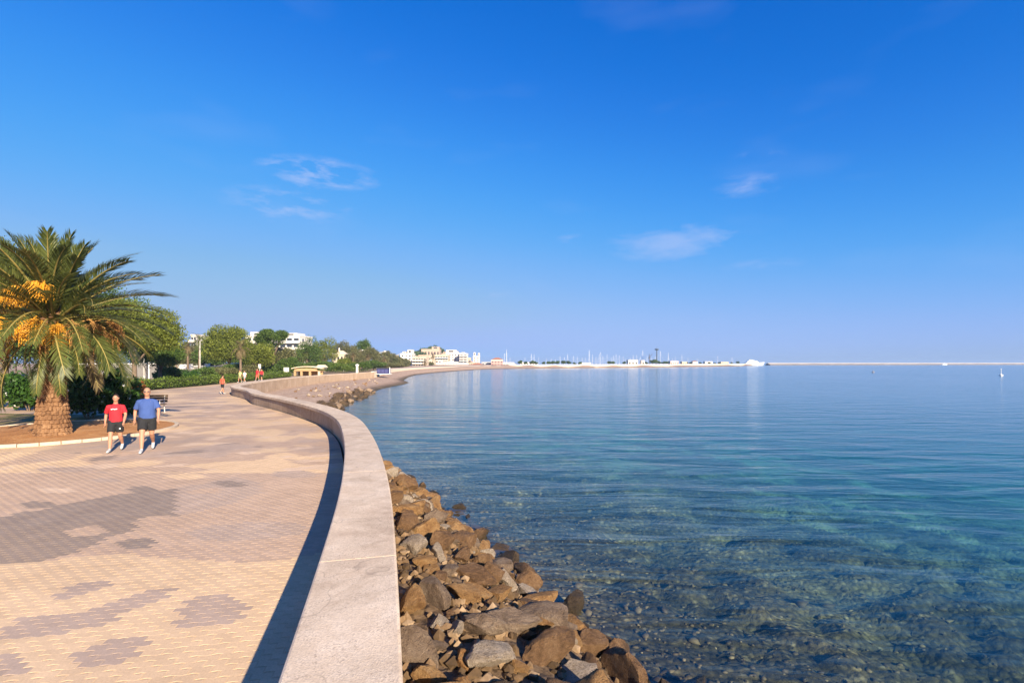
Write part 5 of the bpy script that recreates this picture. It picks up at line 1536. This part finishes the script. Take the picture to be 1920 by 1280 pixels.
def yacht():
    d = 800; t = empty('motor_yacht', at(1414, d, SEA))
    L = 30
    mb = MB(); n = 14
    for i in range(n + 1):
        s = i / n; wd = 3.4 * (1 - max(0, s - .45) ** 2 * 3.2) if s < 1 else .05
        wd = max(.05, wd); z = 3.4 + 1.6 * s ** 2; x = -L / 2 + L * s
        mb.v += [(x + (1.6 * s), -wd, z), (x - 1.5 * s, -wd * .7, -.4), (x - 1.5 * s, wd * .7, -.4), (x + 1.6 * s, wd, z)]
    for i in range(n):
        for j in range(4): mb.f.append((i*4+j, (i+1)*4+j, (i+1)*4+(j+1) % 4, i*4+(j+1) % 4))
    mb.f += [(0, 1, 2, 3), tuple(n*4+3-j for j in range(4))]
    mb.build('hull', HULL, t)
    MB().box((-3.5, 0, 4.9), (19, 5.6, 2.4), 0, .8).build('main_deck', HULL, t)
    MB().box((-4.5, 0, 6.9), (12, 4.6, 1.8), 0, .72).build('upper_deck', HULL, t)
    MB().box((-5.5, 0, 8.2), (6, 3.6, .5)).build('sun_roof', HULL, t)
    for z, w, y in ((4.9, 13, -2.72), (6.9, 8, -2.12)): MB().box((-3.5, y, z), (w, .12, .7)).build('window_band', GLASS, t)
    MB().tube([(-6.5, 0, 8.4), (-7, 0, 10.8)], [.25, .12], 6).build('radar_mast', HULL, t)
    tag(t, 'large white motor yacht moored at the end of the spit', 'yacht')
yacht()
def control_tower():
    d = 600; t = empty('control_tower', at(1231.5, d)); H = zat(654, d); m_ = mat_plain('slate_paint', (.09, .12, .16), .6, .1, 1, .1)
    MB().tube([(0, 0, -1), (0, 0, H * .5), (0, 0, H - 1.6)], [1.0, .75, .65], 10).build('shaft', m_, t)
    MB().tube([(0, 0, H - 1.8), (0, 0, H - 1.0), (0, 0, H), (0, 0, H + .3)], [.7, 2.3, 2.6, 2.0], 12).build('lookout_cab', m_, t)
    MB().tube([(0, 0, H + .3), (0, 0, H + 2.4)], [.25, .08], 6).build('antenna', m_, t)
    tag(t, 'slender dark harbour tower with a wide round head', 'tower')
control_tower()
def crane():
    d = 590; t = empty('boat_crane', at(1217.5, d)); H = zat(664, d); m_ = mat_plain('crane_grey', (.10, .10, .12), .6, .1, 1, .1)
    MB().tube([(0, 0, -.5), (0, 0, H)], [.55, .4], 6).build('mast', m_, t)
    MB().tube([(0, 0, H * .7), (3.6, 0, H + .6)], [.3, .2], 6).build('jib', m_, t)
    MB().box((0, 0, H * .66), (1.6, 1.6, 1.6)).build('cab', m_, t)
    tag(t, 'dark boat crane left of the harbour tower', 'crane')
crane()
def buoy(label, px, py, pole, mat):
    p = gp(px, py, SEA); t = empty('buoy', p)
    MB().ball((0, 0, .1), (.5, .5, .35), 10, 6).build('float', mat, t, smooth=True)
    MB().tube([(0, 0, .2), (0, 0, pole)], [.09, .05], 6).build('pole', mat, t)
    MB().ball((0, 0, pole), (.14, .14, .16), 8, 5).build('topmark', mat, t); tag(t, label, 'buoy')
buoy('small grey buoy out on the bay, left one', 1637, 698, 1.0, mat_plain('grey_buoy', (.25, .25, .28), .5))
buoy('thin white marker buoy near the right edge', 1877, 704, 2.0, WHITE)
def motor_boat():
    d = 930; t = empty('motor_boat', at(1771, d, SEA)); hull_mb(10, 3.2, 1.5).build('hull', HULL, t)
    MB().box((-.8, 0, 2.1), (4.2, 2.2, 1.3), 0, .7).build('cabin', HULL, t); MB().box((-.8, -1.02, 2.2), (2.8, .1, .5)).build('window_band', GLASS, t)
    tag(t, 'small white motor boat in front of the breakwater', 'boat')
motor_boat()
# low trees of the spit, too small to show more than a crown and trunk
st0 = None; tree_seen = {}
spx = [975, 985, 997, 1004, 1019, 1029, 1036, 1045, 1056, 1066, 1077, 1088, 1142, 1150, 1170, 1212, 1223, 1229, 1236, 1244, 1250, 1270, 1287, 1294, 1313, 1330, 1340, 1348, 1372, 1383]
for i, px in enumerate(spx):
    if st0 is None:
        st0 = tree('spit_tree', 'small dark tree on the marina spit', (0, 0, 0), 3.4, (0, 0, 2.3), (1.7, 1.5, 1.3), PINE_D, 500, .42, 300, 'small trees on the marina spit', nl=5, trunk_r=.16, limbs=2)
        o = st0
    else: o = copy_tree(st0)
    d = np.interp(px, [960, 1100, 1200, 1330, 1400], [425, 470, 490, 610, 700]); s = rs.uniform(.75, 1.3) * (1.5 if 1220 < px < 1240 else 1)
    o['label'] = '%s small dark tree between %s and %s' % between(px, tree_seen)
    o.location = at(px, d, .3); o.scale = (s * 1.2, s * 1.2, s * .9); o.rotation_euler = (0, 0, rs.uniform(0, 6.28))

# ------------------------------------------------------------------ people
SKIN = mat_plain('skin', (.42, .21, .13), .55, .08, 8, .05)
def remesh(mb, name, voxel, smooth=4, mat=None, parent=None):
    me0 = mb.mesh('tmp'); ob = bpy.data.objects.new('tmp', me0); COL.objects.link(ob)
    m1 = ob.modifiers.new('r', 'REMESH'); m1.mode = 'VOXEL'; m1.voxel_size = voxel; m1.use_smooth_shade = True
    m2 = ob.modifiers.new('s', 'SMOOTH'); m2.iterations = smooth; m2.factor = .5
    dg = bpy.context.evaluated_depsgraph_get(); me = bpy.data.meshes.new_from_object(ob.evaluated_get(dg))
    bpy.data.objects.remove(ob); bpy.data.meshes.remove(me0)
    me.name = name; me.materials.clear()
    return link(name, me, mat, parent)
def hand(mb, w, d, side, s=1.0):
    """palm and five curled fingers below the wrist w, pointing along d"""
    w = Vector(w); d = Vector(d).normalized(); fwd = Vector((0, -1, 0)); fwd = (fwd - d * fwd.dot(d)).normalized(); out = d.cross(fwd) * side
    mb.tube([w, w + d * .05 * s, w + d * .09 * s], [.026 * s, .036 * s, .034 * s], 8, ell=.55)
    for k, (o, l) in enumerate(((-.028, .070), (-.009, .080), (.010, .075), (.028, .058))):
        b = w + d * .085 * s + fwd * -o * s
        mb.tube([b, b + d * l * .5 * s, b + d * l * .85 * s - out * .018 * s, b + d * l * 1.0 * s - out * .038 * s], [.0095 * s, .009 * s, .0085 * s, .007 * s], 6)
    b = w + d * .03 * s + fwd * .03 * s
    mb.tube([b, b + fwd * .03 * s + d * .025 * s, b + fwd * .035 * s + d * .06 * s], [.012 * s, .011 * s, .009 * s], 6)
def person(label, loc, rz, H, pose, shirt, shorts, hair, shoes, voxel=.011, glasses=False, prints=False, bulk=1.0, face_cam=True):
    s = H / 1.78; k = bulk
    t = empty('person', loc, rz)
    V3 = lambda p: Vector(p) * s
    J = {n: V3(p) for n, p in pose.items()}
    body = MB()
    # head, neck, torso core
    hd = J['head']
    body.ball(hd, (.076 * s, .092 * s, .112 * s), 14, 10)
    body.ball(hd + V3((0, -.018, -.065)), (.055 * s, .062 * s, .058 * s), 10, 7)
    body.tube([hd + V3((0, -.085, .012)), hd + V3((0, -.108, -.022))], [.011 * s, .017 * s], 6)
    for sx in (-1, 1):
        body.ball(hd + V3((sx * .078, .008, -.005)), (.012 * s, .022 * s, .032 * s), 6, 5)
    body.tube([hd + V3((-.022, -.088, -.066)), hd + V3((0, -.093, -.064)), hd + V3((.022, -.088, -.066))], .009 * s, 6)
    body.tube([J['neck'] + V3((0, .02, -.06)), J['neck'], hd + V3((0, .015, -.06))], [.072 * s, .06 * s, .056 * s], 10)
    body.tube([J['pelvis'] + V3((0, 0, -.08)), J['pelvis'] + V3((0, 0, .1)), J['chest'] + V3((0, 0, -.12)), J['chest'] + V3((0, 0, .1)), J['neck'] + V3((0, .01, -.03))],
              [.14 * s * k, .15 * s * k, .155 * s * k, .16 * s * k, .075 * s], 12, ell=.7)
    for sd, nm in ((-1, 'R'), (1, 'L')):
        sh, el, wr = J['sh' + nm], J['el' + nm], J['wr' + nm]
        body.tube([sh, sh.lerp(el, .5), el, el.lerp(wr, .35), wr], [.056 * s * k, .05 * s * k, .042 * s, .043 * s, .027 * s], 9)
        hand(body, wr, wr - el, sd, s)
        hp, kn, an = J['hip' + nm], J['kn' + nm], J['an' + nm]
        body.tube([hp, hp.lerp(kn, .5), kn, kn.lerp(an, .3), an.lerp(kn, .08)], [.095 * s * k, .08 * s * k, .058 * s, .062 * s, .038 * s], 10)
        ft = J['toe' + nm]
        body.tube([an, an.lerp(ft, .5), ft], [.04 * s, .04 * s, .03 * s], 8)
    remesh(body, 'body', voxel, 3, SKIN, t)
    # shirt
    sm = MB()
    pv, ch, nk = J['pelvis'], J['chest'], J['neck']
    sm.tube([pv + V3((0, 0, -.02)), pv + V3((0, -.012 * k, .12)), ch + V3((0, -.012 * k, -.1)), ch + V3((0, 0, .03)), ch + V3((0, 0, .095)), ch + V3((0, 0, .14)), nk + V3((0, .01, -.012))],
            [.178 * s * k, .172 * s * k, .172 * s * k, .180 * s * k, .160 * s * k, .118 * s * k, .068 * s], 16, ell=.74)
    for nm in 'RL':
        sh, el = J['sh' + nm], J['el' + nm]
        sm.tube([sh.lerp(ch + V3((0, 0, .12)), .45), sh, sh.lerp(el, .4), sh.lerp(el, .78)], [.06 * s * k, .060 * s * k, .062 * s * k, .068 * s * k], 10)
    sh_o = remesh(sm, 'shirt', max(voxel, .014), 3, shirt, t)
    co = sh_o.data
    for v in co.vertices:
        n_ = mnoise.noise(Vector((v.co.x * 9, v.co.y * 9, v.co.z * 5))) * .010
        v.co += v.normal * n_
    if prints:
        pr = MB(); c = ch + V3((0, -.145 * k, .02))
        for i, (x, w_) in enumerate(((-.07, .03), (-.03, .035), (.015, .03), (.055, .04))):
            pr.box(c + V3((x, -.004 * i, .006 * (i % 2))), (w_ * s, .012, .026 * s), 0)
        pr.build('shirt_lettering', WHITE, t)
    # shorts
    so = MB()
    so.tube([pv + V3((0, 0, .06)), pv + V3((0, 0, -.06)), pv + V3((0, 0, -.13))], [.165 * s * k, .172 * s * k, .15 * s * k], 14, ell=.74)
    for nm in 'RL':
        hp, kn = J['hip' + nm], J['kn' + nm]
        so.tube([hp + V3((0, 0, .04)), hp.lerp(kn, .3), hp.lerp(kn, pose.get('_short', .72) if isinstance(pose.get('_short'), float) else .72)], [.105 * s * k, .108 * s * k, .104 * s * k], 12)
    remesh(so, 'shorts', max(voxel, .014), 2, shorts, t)
    if prints:
        MB().box(J['hipL'].lerp(J['knL'], .45) + V3((.03, -.115, 0)), (.035 * s, .012, .04 * s)).build('shorts_mark', WHITE, t)
    # hair
    hr = MB(); hr.ball(hd + V3((0, .018, .03)), (.083 * s, .094 * s, .100 * s), 12, 9)
    ho = remesh(hr, 'hair', .012, 1, hair, t)
    # shoes
    for nm in 'RL':
        an, ft = J['an' + nm], J['toe' + nm]; dirv = (ft - an).normalized()
        s_ = MB(); s_.tube([an - dirv * .05 * s + V3((0, 0, -.01)), an + dirv * .02 * s, an.lerp(ft, .6), ft, ft + dirv * .045 * s], [.03 * s, .042 * s, .042 * s, .040 * s, .022 * s], 10)
        s_.tube([an + V3((0, 0, .05)), an + V3((0, 0, -.02))], [.036 * s, .04 * s], 8)
        remesh(s_, 'shoe', .012, 2, shoes, t)
    if glasses:
        g = MB()
        for sx in (-1, 1): g.ball(hd + V3((sx * .034, -.082, .018)), (.03 * s, .014 * s, .02 * s), 8, 6)
        g.box(hd + V3((0, -.092, .024)), (.03 * s, .01, .008 * s))
        for sx in (-1, 1): g.box(hd + V3((sx * .076, -.03, .022)), (.006, .1 * s, .01 * s))
        g.build('sunglasses', DARKM, t)
    else:
        e = MB()
        for sx in (-1, 1): e.ball(hd + V3((sx * .03, -.083, .012)), (.011 * s, .009 * s, .007 * s), 6, 5)
        e.build('eyes', DARKM, t)
    tag(t, label, 'person'); return t
def walk_pose(front='R', stride=.28, arm=.5, look=0.0):
    """facing -Y; R is on the viewer's left"""
    P = {'pelvis': (0, 0, .95), 'chest': (0, 0, 1.30), 'neck': (0, .0, 1.49), 'head': (look, -.03, 1.655),
         'shR': (-.185, .0, 1.395), 'shL': (.185, .0, 1.395), 'hipR': (-.095, 0, .90), 'hipL': (.095, 0, .90)}
    o = {'R': -1, 'L': 1}; b = 'L' if front == 'R' else 'R'
    f = o[front]; g = o[b]
    P['kn' + front] = (f * .10, -stride * .55, .50); P['an' + front] = (f * .095, -stride * .95, .085); P['toe' + front] = (f * .11, -stride * .95 - .15, .05)
    P['kn' + b] = (g * .10, .05, .49); P['an' + b] = (g * .10, stride * 1.25, .20); P['toe' + b] = (g * .10, stride * 1.25 - .11, .075)
    P['el' + b] = (g * .27, -.06 * arm, 1.14); P['wr' + b] = (g * .27, -.22 * arm, .92)
    P['el' + front] = (f * .28, .12 * arm, 1.14); P['wr' + front] = (f * .29, .08 * arm, .90)
    return P
BLUE = mat_plain('blue_cotton', (.045, .085, .25), .85, .15, 6, .2); RED = mat_plain('red_cotton', (.50, .02, .03), .8, .12, 6, .2)
BLACK = mat_plain('black_cloth', (.018, .018, .02), .85, .2, 6, .2); HAIR = mat_plain('dark_hair', (.03, .018, .012), .7, .2, 20, .3)
TRAIN = mat_plain('pale_trainer', (.42, .43, .43), .6, .35, 14, .1); GREYH = mat_plain('short_grey_hair', (.30, .17, .11), .8, .15, 20, .2)
person('man in blue T-shirt, black shorts and sunglasses walking towards the viewer', gp(276, 846), math.radians(30), 1.80, walk_pose('R', .34, .9), BLUE, BLACK, GREYH, TRAIN, glasses=True, bulk=1.13)
person('person in red T-shirt and dark shorts walking beside the man in blue', gp(217, 846), math.radians(24), 1.62, walk_pose('R', .24, 1.3, .01), RED, BLACK, HAIR, TRAIN, prints=True, bulk=1.0)
CORAL = mat_plain('coral_top', (.62, .10, .055), .8, .1, 6, .1); YEL = mat_plain('pale_yellow_top', (.62, .58, .22), .8, .1, 6, .1)
person('person in orange-red top and dark shorts beside the wall bend', gp(417, 739), math.radians(150), 1.55, walk_pose('L', .2), CORAL, BLACK, HAIR, TRAIN, voxel=.02)
person('person in pale yellow top far along the promenade', gp(450, 717), math.radians(-20), 1.62, walk_pose('R', .2), YEL, mat_plain('khaki_cloth', (.25, .25, .13), .85), HAIR, TRAIN, voxel=.025)
person('person in white top beside the one in pale yellow', gp(458.5, 717), math.radians(-20), 1.55, walk_pose('L', .2), WHITE, mat_plain('grey_cloth', (.35, .33, .33), .85), HAIR, TRAIN, voxel=.025)
person('person in red top, left one of the distant pair', gp(482.5, 714), math.radians(-15), 1.72, walk_pose('R', .2), RED, CORAL, HAIR, TRAIN, voxel=.025, bulk=1.2)
person('person in red top, right one of the distant pair', gp(490.5, 714), math.radians(-15), 1.66, walk_pose('L', .2), RED, BLACK, HAIR, TRAIN, voxel=.025, bulk=1.1)

# ------------------------------------------------------------------ sea air
def haze():
    t = NT('sea_haze')
    v = t.n('ShaderNodeVolumePrincipled')
    v.inputs['Color'].default_value = (.36, .50, .74, 1); v.inputs['Density'].default_value = .00022; v.inputs['Anisotropy'].default_value = .0
    t.l(v.outputs[0], t.out.inputs['Volume'])
    o = MB().box((3500, 4450, 10.0), (11400, 9300, 52)).build('haze', t.m)
    tag(o, 'thin bluish sea haze over the bay', kind='stuff')
haze()
